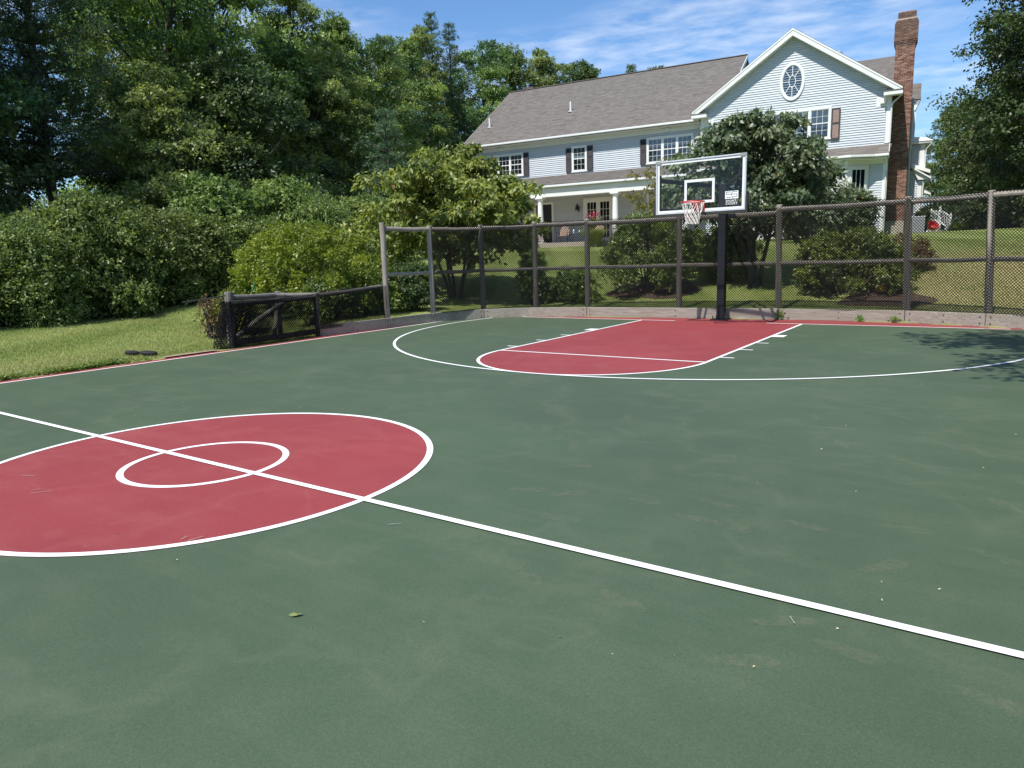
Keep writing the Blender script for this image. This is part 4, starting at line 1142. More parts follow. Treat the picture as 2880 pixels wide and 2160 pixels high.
def sprays(rg, centers, radii, twigs, per, leaf, ratio=0.5, droop=0.25, flat_=0.75, up=0.35, tone_c=None, inner=0.30, hang=0.0, tone_amp=0.25):
    """leaves set along twigs that radiate from each clump centre"""
    P = []; A = []; Nn = []; T = []
    nc = len(centers)
    for i in range(nc):
        k = max(3, int(twigs*rg.uniform(0.8, 1.2)))
        d = rg.normal(size=(k, 3)); d[:, 2] = d[:, 2]*flat_ + up; d = unit(d)
        rad = radii[i]*rg.uniform(0.65, 1.18, size=(k, 1))
        t = inner + (1-inner)*np.sqrt(rg.random((k, per)))
        pts = centers[i] + d[:, None, :]*rad[:, None, :]*t[..., None]*np.array([1, 1, flat_])
        pts = pts + rg.normal(size=pts.shape)*radii[i]*0.075
        pts[..., 2] -= droop*radii[i]*t**2*0.5
        ax = d[:, None, :] + rg.normal(size=pts.shape)*0.85; ax[..., 2] -= droop + hang
        nr = np.array([0, 0, 1.0])*0.50 + d[:, None, :]*0.95 + rg.normal(size=pts.shape)*0.50
        base = 0.5 if tone_c is None else tone_c[i]
        tn = base + rg.normal(size=(k, 1))*tone_amp*0.6 + rg.normal(size=(k, per))*tone_amp*0.6
        P.append(pts.reshape(-1, 3)); A.append(ax.reshape(-1, 3)); Nn.append(nr.reshape(-1, 3)); T.append(tn.ravel())
    P = np.concatenate(P); A = np.concatenate(A); Nn = np.concatenate(Nn); T = np.clip(np.concatenate(T), 0, 0.975); T[rg.random(len(T)) < 0.004] = 1.0
    ln = leaf*rg.uniform(0.7, 1.25, len(P)); wd = ln*ratio*rg.uniform(0.8, 1.15, len(P))
    return P, A, Nn, ln, wd, T

def crown_clumps(rg, n, z0, z1, rfun, cr, jitter=0.35):
    C = []; Rr = []
    for i in range(n):
        t = (i+rg.random())/n; t = t**0.9
        a = i*2.39996 + rg.normal()*0.5
        f = rg.uniform(0.45, 1.0) if rg.random() < 0.8 else rg.uniform(0.1, 0.5)
        r = rfun(t)*f
        C.append((r*math.cos(a), r*math.sin(a), z0+(z1-z0)*t + rg.normal()*jitter)); Rr.append(cr*rg.uniform(0.65, 1.3)*(1.1-0.35*t))
    return np.array(C), np.array(Rr)

def limb_mesh(rg, h, trunk_r, clumps, z0, frac=0.7, bend=0.15, stems=1, spread=0.0, base_r=0.0, tmax=0.92):
    mb = MB(); 
    for s in range(stems):
        a = 2*math.pi*s/stems + rg.uniform(-.5, .5); pts = []; rr = []
        for i in range(8):
            t = i/7*tmax
            off = spread*(t**0.8)*h
            pts.append((base_r*math.cos(a)+off*math.cos(a)+rg.normal()*bend*t, base_r*math.sin(a)+off*math.sin(a)+rg.normal()*bend*t, h*t-0.15*(i == 0)))
            rr.append(trunk_r*(1-0.80*t)*(1.25 if i == 0 else 1))
        mb.tube(pts, rr, 7)
        own = clumps[s::stems]
        for c in own:
            if rg.random() > frac: continue
            zt = max(z0*0.8, c[2] - 0.45*math.hypot(c[0], c[1]) - rg.uniform(0, .6)); zt = min(zt, h*0.88)
            k = min(6, max(0, int(zt/h/tmax*7))); p = Vector(pts[k]); r = rr[k]*0.5
            q = Vector(c); m = lerp(p, q, .5) + Vector((rg.normal()*.12, rg.normal()*.12, 0.08*(q-p).length))
            mb.tube([p, m, q], [r, r*.6, r*.22], 5, cap=False)
    return mb.mesh('limbs', fix=False)

def build_tree(name, label, mat, seed, h, rad, z0, nclump, cr, twigs, per, leaf, bark='bark', shape='round', trunk_r=0.18, group=None, ratio=0.55, droop=0.25, flat_=0.55, inner=0.5, cat='tree', loc=(0, 0, 0), rotz=0.0, stems=1, spread=0.0, base_r=0.0, hang=0.0, up=0.35, tone_amp=0.25, jitter=0.35):
    rg = np.random.default_rng(seed)
    if shape == 'round': rf = lambda t: rad*math.sin(math.pi*min(1, 0.12+0.86*t))**0.6
    elif shape == 'tall': rf = lambda t: rad*(0.55+0.45*math.sin(math.pi*min(1, t*1.1)))*(1-t**3*0.75)
    elif shape == 'cone': rf = lambda t: rad*(1-t)**0.85 + 0.12
    elif shape == 'vase': rf = lambda t: rad*min(1, 0.45+1.0*t)*(1 - max(0, t-0.72)**2*7)
    else: rf = lambda t: rad
    C, Rr = crown_clumps(rg, nclump, z0, h-cr*0.5, rf, cr, jitter)
    tc = np.clip(0.48 + rg.normal(size=nclump)*0.26, 0.02, 0.98)
    me = leaf_mesh('crown', *sprays(rg, C, Rr, twigs, per, leaf, ratio, droop, flat_, up, tc, inner=inner, hang=hang, tone_amp=tone_amp))
    t = thing(name, label, cat, loc, rotz, group)
    obj('trunk', limb_mesh(rg, h, trunk_r, C, z0, stems=stems, spread=spread, base_r=base_r), M[bark], t)
    obj('crown', me, M[mat], t)
    return t

def build_pine(name, label, seed, h, rad, z0, loc=(0, 0, 0), mat='leaf_pine', group=None, leaf=0.22, dens=1.0, trunk_r=0.17, tip=True):
    rg = np.random.default_rng(seed); C = []; Rr = []; D = []
    mb = MB(); mb.tube([(0, 0, -.2), (0.05, 0, h*.5), (0, 0.05, h)], [trunk_r*1.2, trunk_r*.7, 0.02], 7)
    z = z0
    while z < h-0.2:
        t = (z-z0)/(h-z0); r = rad*(1-t)**0.8*rg.uniform(.8, 1.1)+0.15; k = int(5+2*rg.random())
        a0 = rg.random()*6.28
        for i in range(k):
            a = a0+2*math.pi*i/k+rg.normal()*.15; L = r*rg.uniform(.65, 1.1); d = np.array([math.cos(a), math.sin(a), 0.18+0.5*t])
            mb.tube([(0, 0, z), tuple(np.array([0, 0, z])+d*L)], [0.035*(1-t)+.01, .006], 4, cap=False)
            m = max(1, int(L/0.45))
            for j in range(m):
                f = (j+0.7)/m; C.append(np.array([0, 0, z])+d*L*f); Rr.append(0.42*(0.6+0.6*(1-t))); D.append(d)
        z += rg.uniform(.38, .62)
    C = np.array(C); Rr = np.array(Rr)
    me = leaf_mesh('crown', *sprays(rg, C, Rr, int(7*dens), 9, leaf, 0.16, 0.05, 0.55, 0.35, np.clip(0.5+rg.normal(size=len(C))*.2, 0, 1)))
    t = thing(name, label, 'tree', loc, 0, group)
    obj('trunk', mb.mesh('limbs', fix=False), M['bark'], t); obj('crown', me, M[mat], t)
    return t

def build_bush(name, label, mat, seed, rx, ry, rz, loc, nclump, cr, twigs, per, leaf, ratio=0.5, rotz=0.0, droop=0.1, low=0.12, group=None, cat='bush', hang=0.0, tone_amp=0.25, up=0.4, stems=True):
    rg = np.random.default_rng(seed); C = []
    for i in range(nclump):
        u = low + (1-low)*((i+rg.random())/nclump); a = i*2.39996+rg.normal()*.4
        r = math.sqrt(max(0.02, 1-(max(0, u-0.25)/0.78)**2)) * (1 if u > 0.3 else 0.80+0.6*u)
        f = rg.uniform(0.72, 1.0) if rg.random() < .8 else rg.uniform(.2, .7)
        C.append((max(0.05, rx-cr*.6)*r*f*math.cos(a), max(.05, ry-cr*.6)*r*f*math.sin(a), u*(rz-cr*.5)))
    C = np.array(C); Rr = cr*rg.uniform(.7, 1.25, nclump); tc = np.clip(.45+rg.normal(size=nclump)*.2+(0), 0.05, .95)
    t = thing(name, label, cat, loc, rotz, group)
    if stems:
        mb = MB()
        for k in range(0, nclump, max(1, nclump//14)):
            c = Vector(C[k]); b = Vector((c.x*.18, c.y*.18, -.1)); mb.tube([b, lerp(b, c, .5)+Vector((0, 0, .1)), c], [0.025, .018, .006], 5, cap=False)
        obj('stems', mb.mesh('stems', fix=False), M['bark'], t)
    obj('foliage', leaf_mesh('foliage', *sprays(rg, C, Rr, twigs, per, leaf, ratio, droop, .8, up, tc, hang=hang, tone_amp=tone_amp)), M[mat], t)
    return t

# --- the wood: a few kinds, built once each and copied
kinds = {}
def make_kind(k):
    if k == 'maple': return build_tree('maple_tree', 'x', 'leaf_wood', 11, 17.0, 3.9, 3.0, 92, 1.15, 40, 15, 0.165, shape='tall', trunk_r=0.24)
    if k == 'oak': return build_tree('oak_tree', 'x', 'leaf_wood', 12, 16.0, 4.6, 2.4, 92, 1.29, 42, 15, 0.165, shape='round', trunk_r=0.28)
    if k == 'ash': return build_tree('ash_tree', 'x', 'leaf_pale', 13, 18.0, 3.3, 4.0, 87, 1.01, 40, 14, 0.145, shape='tall', trunk_r=0.2)
    if k == 'young': return build_tree('young_tree', 'x', 'leaf_pale', 14, 8.0, 2.4, 0.8, 62, 0.78, 34, 13, 0.13, shape='tall', trunk_r=0.1)
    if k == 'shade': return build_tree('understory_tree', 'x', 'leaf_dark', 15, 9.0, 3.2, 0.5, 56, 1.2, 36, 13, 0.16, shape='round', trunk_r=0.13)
    if k == 'pine': return build_pine('pine_tree', 'x', 16, 18.5, 3.4, 4.5, dens=1.25)
    if k == 'pine_bushy': return build_pine('pine_tree', 'x', 17, 15.0, 2.8, 1.5, dens=1.1)
def wood(k, x, y, s, rz, label, group=None, sz=1.0):
    loc = (x, y, hz(x, y)-0.1)
    if k not in kinds:
        t = make_kind(k); kinds[k] = t; t.location = loc; t.rotation_euler = (0, 0, rz); t.scale = (s, s, s*sz)
        t['label'] = label
        if group: t['group'] = group
        elif 'group' in t: del t['group']
        return t
    t = copy_thing(kinds[k], loc, rz, (s, s, s*sz), label)
    if group: t['group'] = group
    elif 'group' in t: del t['group']
    return t
BACK = 'tall leafy tree deep in the wood behind the front trees'
# front row, left to right behind the hedge
wood('maple', -21.0, -8.8, 1.05, 0.3, 'tall dark maple at the left edge of the photo behind the hedge')
wood('shade', -30.0, -3.2, 1.0, 2.2, 'dark low tree closing the gap behind the open pine')
wood('shade', -19.0, -9.0, 0.95, 1.0, 'low dark shade tree behind the left end of the hedge')
wood('pine', -22.5, -3.6, 0.98, 2.0, 'tall open pine with bare lower trunk and sky gaps near the left edge')
wood('oak', -24.0, 2.2, 1.0, 0.7, 'broad oak with dark lower limbs behind the middle of the hedge')
wood('young', -18.9, -1.6, 0.95, 3.1, 'pale young tree standing just behind the middle of the hedge')
wood('maple', -24.5, 4.5, 1.08, 2.4, 'tall dense maple behind the tallest leafy part of the hedge')
wood('shade', -20.8, 3.0, 1.0, 4.0, 'dark understory tree between the hedge and the tall maples')
wood('ash', -24.1, 8.8, 0.78, 5.2, 'tall slender ash standing last before the drop in the treeline')
wood('young', -22.4, 6.3, 1.05, 0.9, 'bright yellow green young tree left of the blue green sapling')
wood('oak', -25.0, 10.9, 0.73, 3.3, 'rounded oak at the first dip of the treeline')
wood('maple', -25.7, 13.0, 0.78, 1.6, 'maple with the highest crown between the two dips of the treeline')
wood('shade', -23.5, 10.0, 1.0, 5.5, 'dark understory tree behind the blue green sapling')
wood('young', -25.5, 12.5, 1.15, 2.2, 'pale young tree left of the house and below the treeline')
wood('oak', -26.2, 15.4, 0.79, 1.9, 'broad oak sloping down to the second dip of the treeline')
wood('ash', -26.6, 17.8, 0.71, 0.8, 'ash at the lowest dip of the treeline left of the house')
wood('shade', -27.0, 16.5, 0.95, 0.2, 'dark understory tree touching the left corner of the house')
wood('maple', -28.6, 21.7, 0.84, 0.5, 'pale sided maple left of the two pointed pines')
wood('ash', -30.6, 25.5, 0.89, 2.8, 'pale feathery ash beside the two pointed pines')
wood('pine', -31.2, 27.6, 0.95, 0.4, 'taller of two pointed pines left of the house roof')
wood('pine', -31.0, 29.5, 0.93, 1.9, 'shorter of two pointed pines left of the house roof')
# behind the house
wood('oak', -30.5, 32.8, 1.04, 0.9, 'broad oak whose crown rises over the left end of the roof')
wood('maple', -29.9, 36.2, 1.01, 4.1, 'maple rising left of the small red far chimney')
wood('ash', -28.2, 37.8, 0.92, 3.0, 'ash rising just behind the small red far chimney')
wood('oak', -27.1, 40.0, 1.02, 2.1, 'rounded oak behind the left third of the long roof')
wood('maple', -25.8, 41.6, 0.94, 1.3, 'round maple with a low crown over the long roof')
wood('oak', -24.6, 43.3, 0.92, 5.0, 'last oak of the treeline sinking behind the long roof')
wood('pine_bushy', -23.2, 45.0, 1.06, 2.6, 'bushy pine standing apart above the middle of the long roof')
wood('oak', -21.6, 45.8, 0.98, 0.6, 'round tree right of the bushy pine above the long roof')
# right of the house
wood('maple', 1.2, 46.4, 0.56, 0.5, 'small round maple just right of the brick chimney')
wood('shade', 3.2, 37.5, 0.95, 2.9, 'dark low tree behind the white stair railing')
wood('oak', 3.2, 42.5, 0.58, 3.8, 'broad oak right of the house and behind the lower trees')
wood('shade', 5.0, 32.0, 0.90, 5.1, 'dark low tree at the lawn edge right of the stair railing')
wood('shade', 6.6, 27.5, 0.85, 1.1, 'dark low tree at the right edge of the upper lawn')
wood('oak', 5.2, 35.5, 0.56, 0.3, 'tall oak behind the dark overhanging tree at the right')
wood('maple', 8.2, 25.0, 1.0, 2.2, 'tall maple behind the large dense dark tree at the right edge')
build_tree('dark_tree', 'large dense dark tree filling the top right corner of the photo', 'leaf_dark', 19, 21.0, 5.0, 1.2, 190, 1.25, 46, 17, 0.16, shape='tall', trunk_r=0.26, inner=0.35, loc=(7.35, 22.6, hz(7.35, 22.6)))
wood('shade', 8.4, 19.0, 0.9, 0.9, 'low dark tree under the overhanging maple at the right edge')
# deeper rows
k_cycle = ['maple', 'oak', 'ash', 'shade', 'maple', 'pine_bushy', 'oak', 'shade']
rgw = random.Random(77); cnt = 0
def back_row(x, y, s, kk=None):
    global cnt
    k = kk or k_cycle[cnt % len(k_cycle)]; cnt += 1
    wood(k, x, y, s*rgw.uniform(.92, 1.08), rgw.random()*6.28, BACK if k not in ('shade', 'pine_bushy') else ('dark low tree filling the shade deep in the wood' if k == 'shade' else 'bushy dark pine deep in the wood'),
         {'shade': 'shade trees deep in the wood', 'pine_bushy': 'bushy pines deep in the wood'}.get(k, 'tall trees deep in the wood'))
for (x, y, s) in [(-24, -9, 1.05), (-27.5, -5.5, 1.1), (-30, 5.5, 1.1), (-33, 9.5, 1.08), (-36, 17, 1.0), (-39, 21, .98), (-36, 36, .95), (-30, 43, .95),
                  (-40, 8, 1.08), (-43, 16, 1.0), (-46, 24, .98), (-28, -12, 1.0), (-38, -8, 1.0), (-24, 48, .85), (-44, 33, .95)]: back_row(x, y, s)
for (x, y, s) in [(-27, 2.5, 1.05), (-28.5, 8, 1.0), (-31, 14, 1.0), (-21.5, -7.5, 1.0), (-30, 21, 1.0), (-34, 6, 1.2), (-36, 12, 1.2), (-34, 26, 1.1)]: back_row(x, y, s, 'shade')
for (x, y, s) in [(4, 55, .75), (10, 47, 1.0), (13, 38, 1.0), (14, 28, 1.05), (7, 52, .8), (12, 24, 1.0)]: back_row(x, y, s)
# a spreading tree outside the right edge whose shade falls on the court
build_tree('oak_tree', 'spreading oak beside the court whose shade falls on the far right of the court', 'leaf_wood', 18, 11.5, 3.9, 5.6, 46, 1.2, 34, 13, 0.17, shape='round', trunk_r=0.2, loc=(8.0, -7.3, hz(8.0, -7.3)))
wood('oak', 10.6, 10.4, 0.85, 4.4, 'oak standing at the right edge of the sloping lawn')
wood('maple', 12.4, -0.5, 0.9, 1.4, 'tall maple right of the court shading the lawn by the fence')

# --- hedge of mixed shrubs along the left lawn
hedge_kinds = []
for i, (rx, ry, rz, leaf, mat) in enumerate([(2.0, 1.7, 3.0, .10, 'leaf_hedge'), (1.9, 1.6, 2.7, .09, 'leaf_hedge'), (2.1, 1.9, 3.7, .14, 'leaf_hedge')]):
    hedge_kinds.append((rx, ry, rz, leaf, mat))
hl = [(-15.6, -9.6, 0, .95, 'dark glossy shrub at the left end of the hedge'), (-14.9, -7.8, 1, .98, 'second shrub from the left end of the hedge'),
      (-15.0, -6.0, 0, .98, 'wide shrub in the left half of the hedge'), (-15.2, -4.4, 1, 1.05, 'dense small leaved shrub in the middle of the hedge'),
      (-15.6, -2.9, 0, 1.0, 'glossy shrub between the middle and the tallest part of the hedge'), (-16.8, -1.2, 2, 1.0, 'tallest pale big leaved shrub of the hedge'),
      (-15.6, -0.9, 1, .95, 'dense shrub in front of the tallest part of the hedge'), (-16.2, 1.2, 2, .95, 'big leaved shrub right of the tallest part of the hedge'),
      (-14.8, 1.6, 1, .95, 'green shrub behind the yellow green bush'), (-15.2, 4.2, 2, .85, 'big leaved shrub behind the fruiting dogwood'),
      (-17.5, -8.4, 2, .9, 'tall shrub behind the left end of the hedge'), (-13.4, 3.6, 0, .8, 'dark shrub between the yellow green bush and the dogwood')]
hp_ = {}
for (x, y, k, s, lab) in hl:
    rx, ry, rz, leaf, mat = hedge_kinds[k]
    z = hz(x, y)
    if k not in hp_:
        hp_[k] = build_bush('hedge_shrub', lab, mat, 60+k, rx, ry, rz, (x, y, z), 105, 0.56, 32, 12, leaf, 0.55, group='shrubs of the left hedge', low=0.02, hang=(0.25 if k == 2 else 0.05), tone_amp=.3)
        hp_[k].scale = (s, s, s)
    else: copy_thing(hp_[k], (x, y, z), (x*3.1+y) % 6.28, (s, s, s*(0.86+0.30*((x*7.3+y*3.1) % 1))), lab)

# --- garden trees
build_tree('dogwood_tree', 'multi-stemmed dogwood with drooping yellow green leaves behind the left end of the tall fence', 'leaf_dogwood', 31, 4.3, 3.05, 1.6, 128, 0.60, 28, 11, 0.15, shape='round', trunk_r=0.05,
           ratio=0.55, droop=0.55, hang=0.5, loc=(-8.5, 1.3, hz(-8.5, 1.3)), stems=5, spread=0.22, base_r=0.12, tone_amp=.3, jitter=.25)
build_tree('dogwood_tree', 'dark green dogwood with drooping leaves behind the basketball hoop', 'leaf_dogwood_dark', 32, 4.5, 2.2, 1.75, 92, 0.55, 28, 10, 0.145, shape='round', trunk_r=0.06,
           ratio=0.55, droop=0.6, hang=0.6, loc=(-0.35, 3.9, hz(-0.35, 3.9)), stems=3, spread=0.14, base_r=0.18, tone_amp=.3, jitter=.25)
build_pine('blue_green_sapling', 'blue green conical sapling standing between the dark wood and the dogwood', 33, 6.4, 1.9, 0.6, (-16.7, 7.2, hz(-16.7, 7.2)), mat='leaf_blue', leaf=.15, dens=1.6, trunk_r=.07)
build_tree('small_maple', 'thin small maple with yellowing leaves in front of the porch', 'leaf_yellow', 34, 3.4, 1.1, 1.4, 22, 0.42, 12, 8, 0.10, bark='bark_pale', shape='vase', trunk_r=0.035, ratio=.6, loc=(-7.0, 12.6, hz(-7.0, 12.6)), stems=3, spread=.16, base_r=.05)
# --- bushes
def bush(label, mat, seed, x, y, rx, ry, rz, leaf, dens=1.0, name='bush', rotz=0.0, cr=None, ratio=.5, tw=34, per=11, **kw):
    cr = cr or max(.16, 0.24*min(rx, ry))
    n = int(dens*(rx+ry)*rz*0.9/(cr*cr)*0.80)+10
    return build_bush(name, label, mat, seed, rx, ry, rz, (x, y, hz(x, y)), n, cr, tw, per, leaf, ratio, rotz, **kw)
bush('large yellow green mounded bush behind the low mesh fence', 'leaf_box', 41, -9.5, -3.4, 2.35, 2.05, 2.3, .075, 1.25, cr=.34, tw=40, tone_amp=.2)
bush('dense green azalea behind the fence left of the hoop', 'leaf_azalea', 42, -3.0, 3.1, 1.6, 1.25, 2.15, .075, 1.2, cr=.33, tw=44)
bush('low bright green shrub at the foot of the fence between the dogwood and the azalea', 'leaf_azalea', 43, -4.9, 2.0, .95, .7, .95, .07, 1.1, cr=.24)
bush('small dark upright shrub behind the third fence post', 'leaf_hedge', 44, -5.8, 1.5, .5, .45, 1.45, .07, 1.1, cr=.22)
bush('wide low green shrub behind the fence right of the hoop', 'leaf_azalea', 45, 2.05, 3.2, 1.5, 1.0, 1.5, .075, 1.2, cr=.30, tw=42)
bush('small rusty brown shrub at the edge of the wide low green shrub', 'leaf_brown', 46, 3.1, 5.6, .8, .6, 1.0, .06, .8, cr=.24, tw=14)
bush('tall dark shrub against the house left of the chimney', 'leaf_dark', 47, -2.2, 15.8, 1.6, 1.1, 2.2, .09, 1.0, cr=.4)
bush('dark glossy shrub below the white flowering shrub', 'leaf_dark', 48, -0.8, 13.8, 1.4, 1.0, 1.9, .09, 1.0, cr=.4)
bush('big leaved dark shrub at the corner of the house', 'leaf_dogwood_dark', 49, -0.2, 17.5, 1.0, .8, 1.9, .13, 1.0, cr=.35)
fs = bush('wispy shrub with small white flowers below the bay window', 'leaf_dogwood_dark', 50, -1.0, 19.3, 1.15, .8, 2.4, .08, .9, cr=.32, tw=16)
rgf = np.random.default_rng(5)
nfl = 500; fp_ = np.stack([rgf.normal(-.35, .30, nfl), rgf.normal(-.55, .2, nfl), rgf.uniform(1.5, 2.45, nfl)], 1)
obj('flowers', leaf_mesh('flowers', fp_, rgf.normal(size=(nfl, 3)), rgf.normal(size=(nfl, 3)), np.full(nfl, .07), np.full(nfl, .05), rgf.random(nfl)), M['petal_white'], fs, kind='stuff')
bush('dark round shrub between the grey air conditioner and the stair railing', 'leaf_dark', 51, 1.75, 25.2, .45, .4, 1.25, .07, 1.0, cr=.22)
bush('small pale green plant at the foot of the white stair railing', 'weed', 52, 3.2, 24.9, .42, .35, .45, .09, .7, cr=.16, name='plant', cat='plant')
bush('dry brown bush at the free end of the low mesh fence', 'leaf_brown', 53, -8.9, -6.6, .38, .38, .95, .06, .5, cr=.18, tw=10, per=6)
bush('bright yellow green small bush behind the end of the low fence', 'leaf_box', 54, -9.1, -5.9, .55, .5, 1.0, .07, 1.0, cr=.2)
bush('dark bush under the yellow green mound at the low fence', 'leaf_azalea', 55, -8.0, -4.2, .8, .9, 1.0, .07, 1.0, cr=.25)
bush('dark leafy shrub behind the low rail between the yellow green mound and the tall fence', 'leaf_azalea', 62, -8.2, -2.6, 1.0, 1.0, 1.35, .075, 1.1, cr=.28)
bush('dark shrub under the dogwood at the left end post', 'leaf_dark', 56, -7.7, -1.5, .7, .7, 1.3, .07, .9, cr=.25)
bush('loose green shrub with gold flecks behind the hoop pole', 'leaf_azalea', 57, -1.2, 4.6, 1.1, .8, 1.5, .08, .8, cr=.3)
bush('green shrub on the slope between the azalea and the dark dogwood', 'leaf_azalea', 58, -2.4, 6.8, 1.5, 1.0, 1.3, .08, .9, cr=.35)
bush('lime green low shrub on the slope behind the right dogwood', 'weed', 59, 1.0, 7.2, 1.2, .7, .8, .08, .8, cr=.28)
bush('olive green shrub beside the porch column', 'leaf_azalea', 61, -9.9, 17.9, 1.6, 1.0, 1.3, .09, .9, cr=.35)

# --- ornamental grass clumps by the patio
def grass_clump(label, x, y, h, r, n, seed):
    rg = np.random.default_rng(seed); a = rg.random(n)*6.28; l = rg.uniform(.5, 1, n)*r
    base = np.stack([rg.normal(0, r*.15, n), rg.normal(0, r*.15, n), np.zeros(n)], 1)
    V = []; Fc = []; 
    mid = base + np.stack([np.cos(a)*l*.45, np.sin(a)*l*.45, h*rg.uniform(.6, .85, n)], 1); tip = base + np.stack([np.cos(a)*l, np.sin(a)*l, h*rg.uniform(.55, 1.0, n)], 1)
    s = np.stack([-np.sin(a), np.cos(a), 0*a], 1)*.012
    Vv = np.stack([base-s, base+s, mid-s, mid+s, tip], 1).reshape(-1, 3); k = np.arange(n)*5
    F3 = np.concatenate([np.stack([k, k+1, k+3], 1), np.stack([k, k+3, k+2], 1), np.stack([k+2, k+3, k+4], 1)])
    o = obj('ornamental_grass', mesh_np('ornamental_grass', Vv, F3, np.repeat(rg.uniform(.2, 1, n), 5)), M['grass'], None, label=label, cat='grass clump')
    o.location = (x, y, hz(x, y)); return o
P0 = hp(-16.9, -4.4, 0); grass_clump('arching ornamental grass clump at the left end of the patio', P0.x, P0.y, .85, .6, 700, 1)
P0 = hp(-13.0, -4.9, 0); grass_clump('arching ornamental grass clump at the right end of the patio behind the azalea', P0.x, P0.y, 1.0, .9, 900, 2)

# --- lawn blades: dense near the court, thinner up the slope
def lawn_grass(name, n, xr, yr, hgt, seed, keep, wid=.006):
    rg = np.random.default_rng(seed); x = rg.uniform(*xr, n); y = rg.uniform(*yr, n); m = keep(x, y); x = x[m]; y = y[m]
    z = heights(x, y); a = rg.random(len(x))*6.28; h = hgt*rg.uniform(.5, 1.2, len(x)); ln = rg.normal(0, .45, len(x))
    b = np.stack([x, y, z-.005], 1); s = np.stack([np.cos(a), np.sin(a), 0*a], 1)*wid
    t = b + np.stack([np.cos(a+1.3)*ln*h, np.sin(a+1.3)*ln*h, h], 1)
    Vv = np.stack([b-s, b+s, t], 1).reshape(-1, 3); k = np.arange(len(x))*3
    tone = np.clip(.45+.25*np.sin(x*1.9+y*.8)+rg.normal(0, .22, len(x)), 0, 1)
    return obj(name, mesh_np(name, Vv, np.stack([k, k+1, k+2], 1), np.repeat(tone, 3)), M['grass'], None, kind='stuff', label='short mown grass growing on the lawn', cat='grass')
lawn_grass('grass', 210000, (-17, -6.83), (-14.5, -2), .045, 3, lambda x, y: (x < -6.88-0.12*np.abs(np.sin(y*3.1))) & (y < -2.0) & ~((y > -5.6) & (x > -7.05)))
lawn_grass('grass', 150000, (-14, 9), (1.6, 13), .05, 4, lambda x, y: (y > 1.6), .008)
# clover and crabgrass spilling over the court edge
rgc = np.random.default_rng(8); n = 9000
y = rgc.uniform(-15, -7.7, n); x = -6.86 - np.abs(rgc.normal(0, .16, n)) - 0.05*np.sin(y*5)
keep = (np.sin(y*1.7)+np.sin(y*4.3+1) + rgc.normal(0, .5, n) > -0.35) & ~((y > -9.1) & (y < -8.2) & (x > -7.2)); x = x[keep]; y = y[keep]; n = len(x)
ax = rgc.normal(size=(n, 3)); ax[:, 2] = np.abs(ax[:, 2])*.5
obj('clover', leaf_mesh('clover', np.stack([x, y, heights(x, y)+rgc.uniform(.0, .05, n)], 1), ax, np.tile([0, 0, 1.0], (n, 1))+rgc.normal(size=(n, 3))*.3, rgc.uniform(.03, .06, n), rgc.uniform(.02, .04, n), rgc.random(n)), M['weed'], None, kind='stuff', label='bright green weeds creeping along the court edge', cat='weeds')
flat('bare_soil', [(-6.83, -8.9), (-6.83, -7.75), (-6.98, -7.85), (-7.05, -8.3), (-6.96, -8.8)], 0.022, M['soil'], None, kind='structure')
for (bx, by, rx_, ry_) in ((3.0, 2.6, .95, .8), (-2.9, 3.4, 1.3, 1.0)):  # right bed is mulch; the bed under the azalea is painted shade
    mv = []; mf = []; NA, NR = 28, 6
    for i in range(NR+1):
        for k in range(NA):
            a_ = 2*math.pi*k/NA; r_ = i/NR*(1+.12*math.sin(3*a_+bx)+.08*math.sin(5*a_+1)); x_, y_ = bx+rx_*r_*math.cos(a_), by+ry_*r_*math.sin(a_)
            mv.append((x_, y_, hz(x_, y_)+.015+.035*(1-i/NR)))
    for i in range(NR):
        for k in range(NA): mf.append((i*NA+k, i*NA+(k+1) % NA, (i+1)*NA+(k+1) % NA, (i+1)*NA+k))
    obj('mulch_and_shade_bed', mesh_np('mulch_and_shade_bed', mv, mf), M['mulch'], None, kind='structure')
# --- weeds in the joint below the boards
def weed(label, x, y, h, n, seed):
    rg = np.random.default_rng(seed); p = np.stack([rg.normal(0, h*.28, n), rg.normal(0, h*.16, n), rg.random(n)*h], 1); ax = rg.normal(size=(n, 3)); ax[:, 2] += .5
    o = obj('weed', leaf_mesh('weed', p, ax, rg.normal(size=(n, 3))*.5+np.array([0, -.6, .6]), rg.uniform(.05, .09, n), rg.uniform(.02, .035, n), rg.random(n)), M['weed'], None, label=label, cat='weed')
    o.location = (x, y, 0.002); return o
weed('tall leafy weed growing against the boards right of the hoop', 1.13, 0.86, .24, 70, 1)
weed('low yellowing weed at the foot of the boards right of the tall weed', 2.75, 0.86, .09, 60, 2)
weed('low leafy weed beside the joint of the boards at the right', 3.40, 0.80, .11, 40, 3)
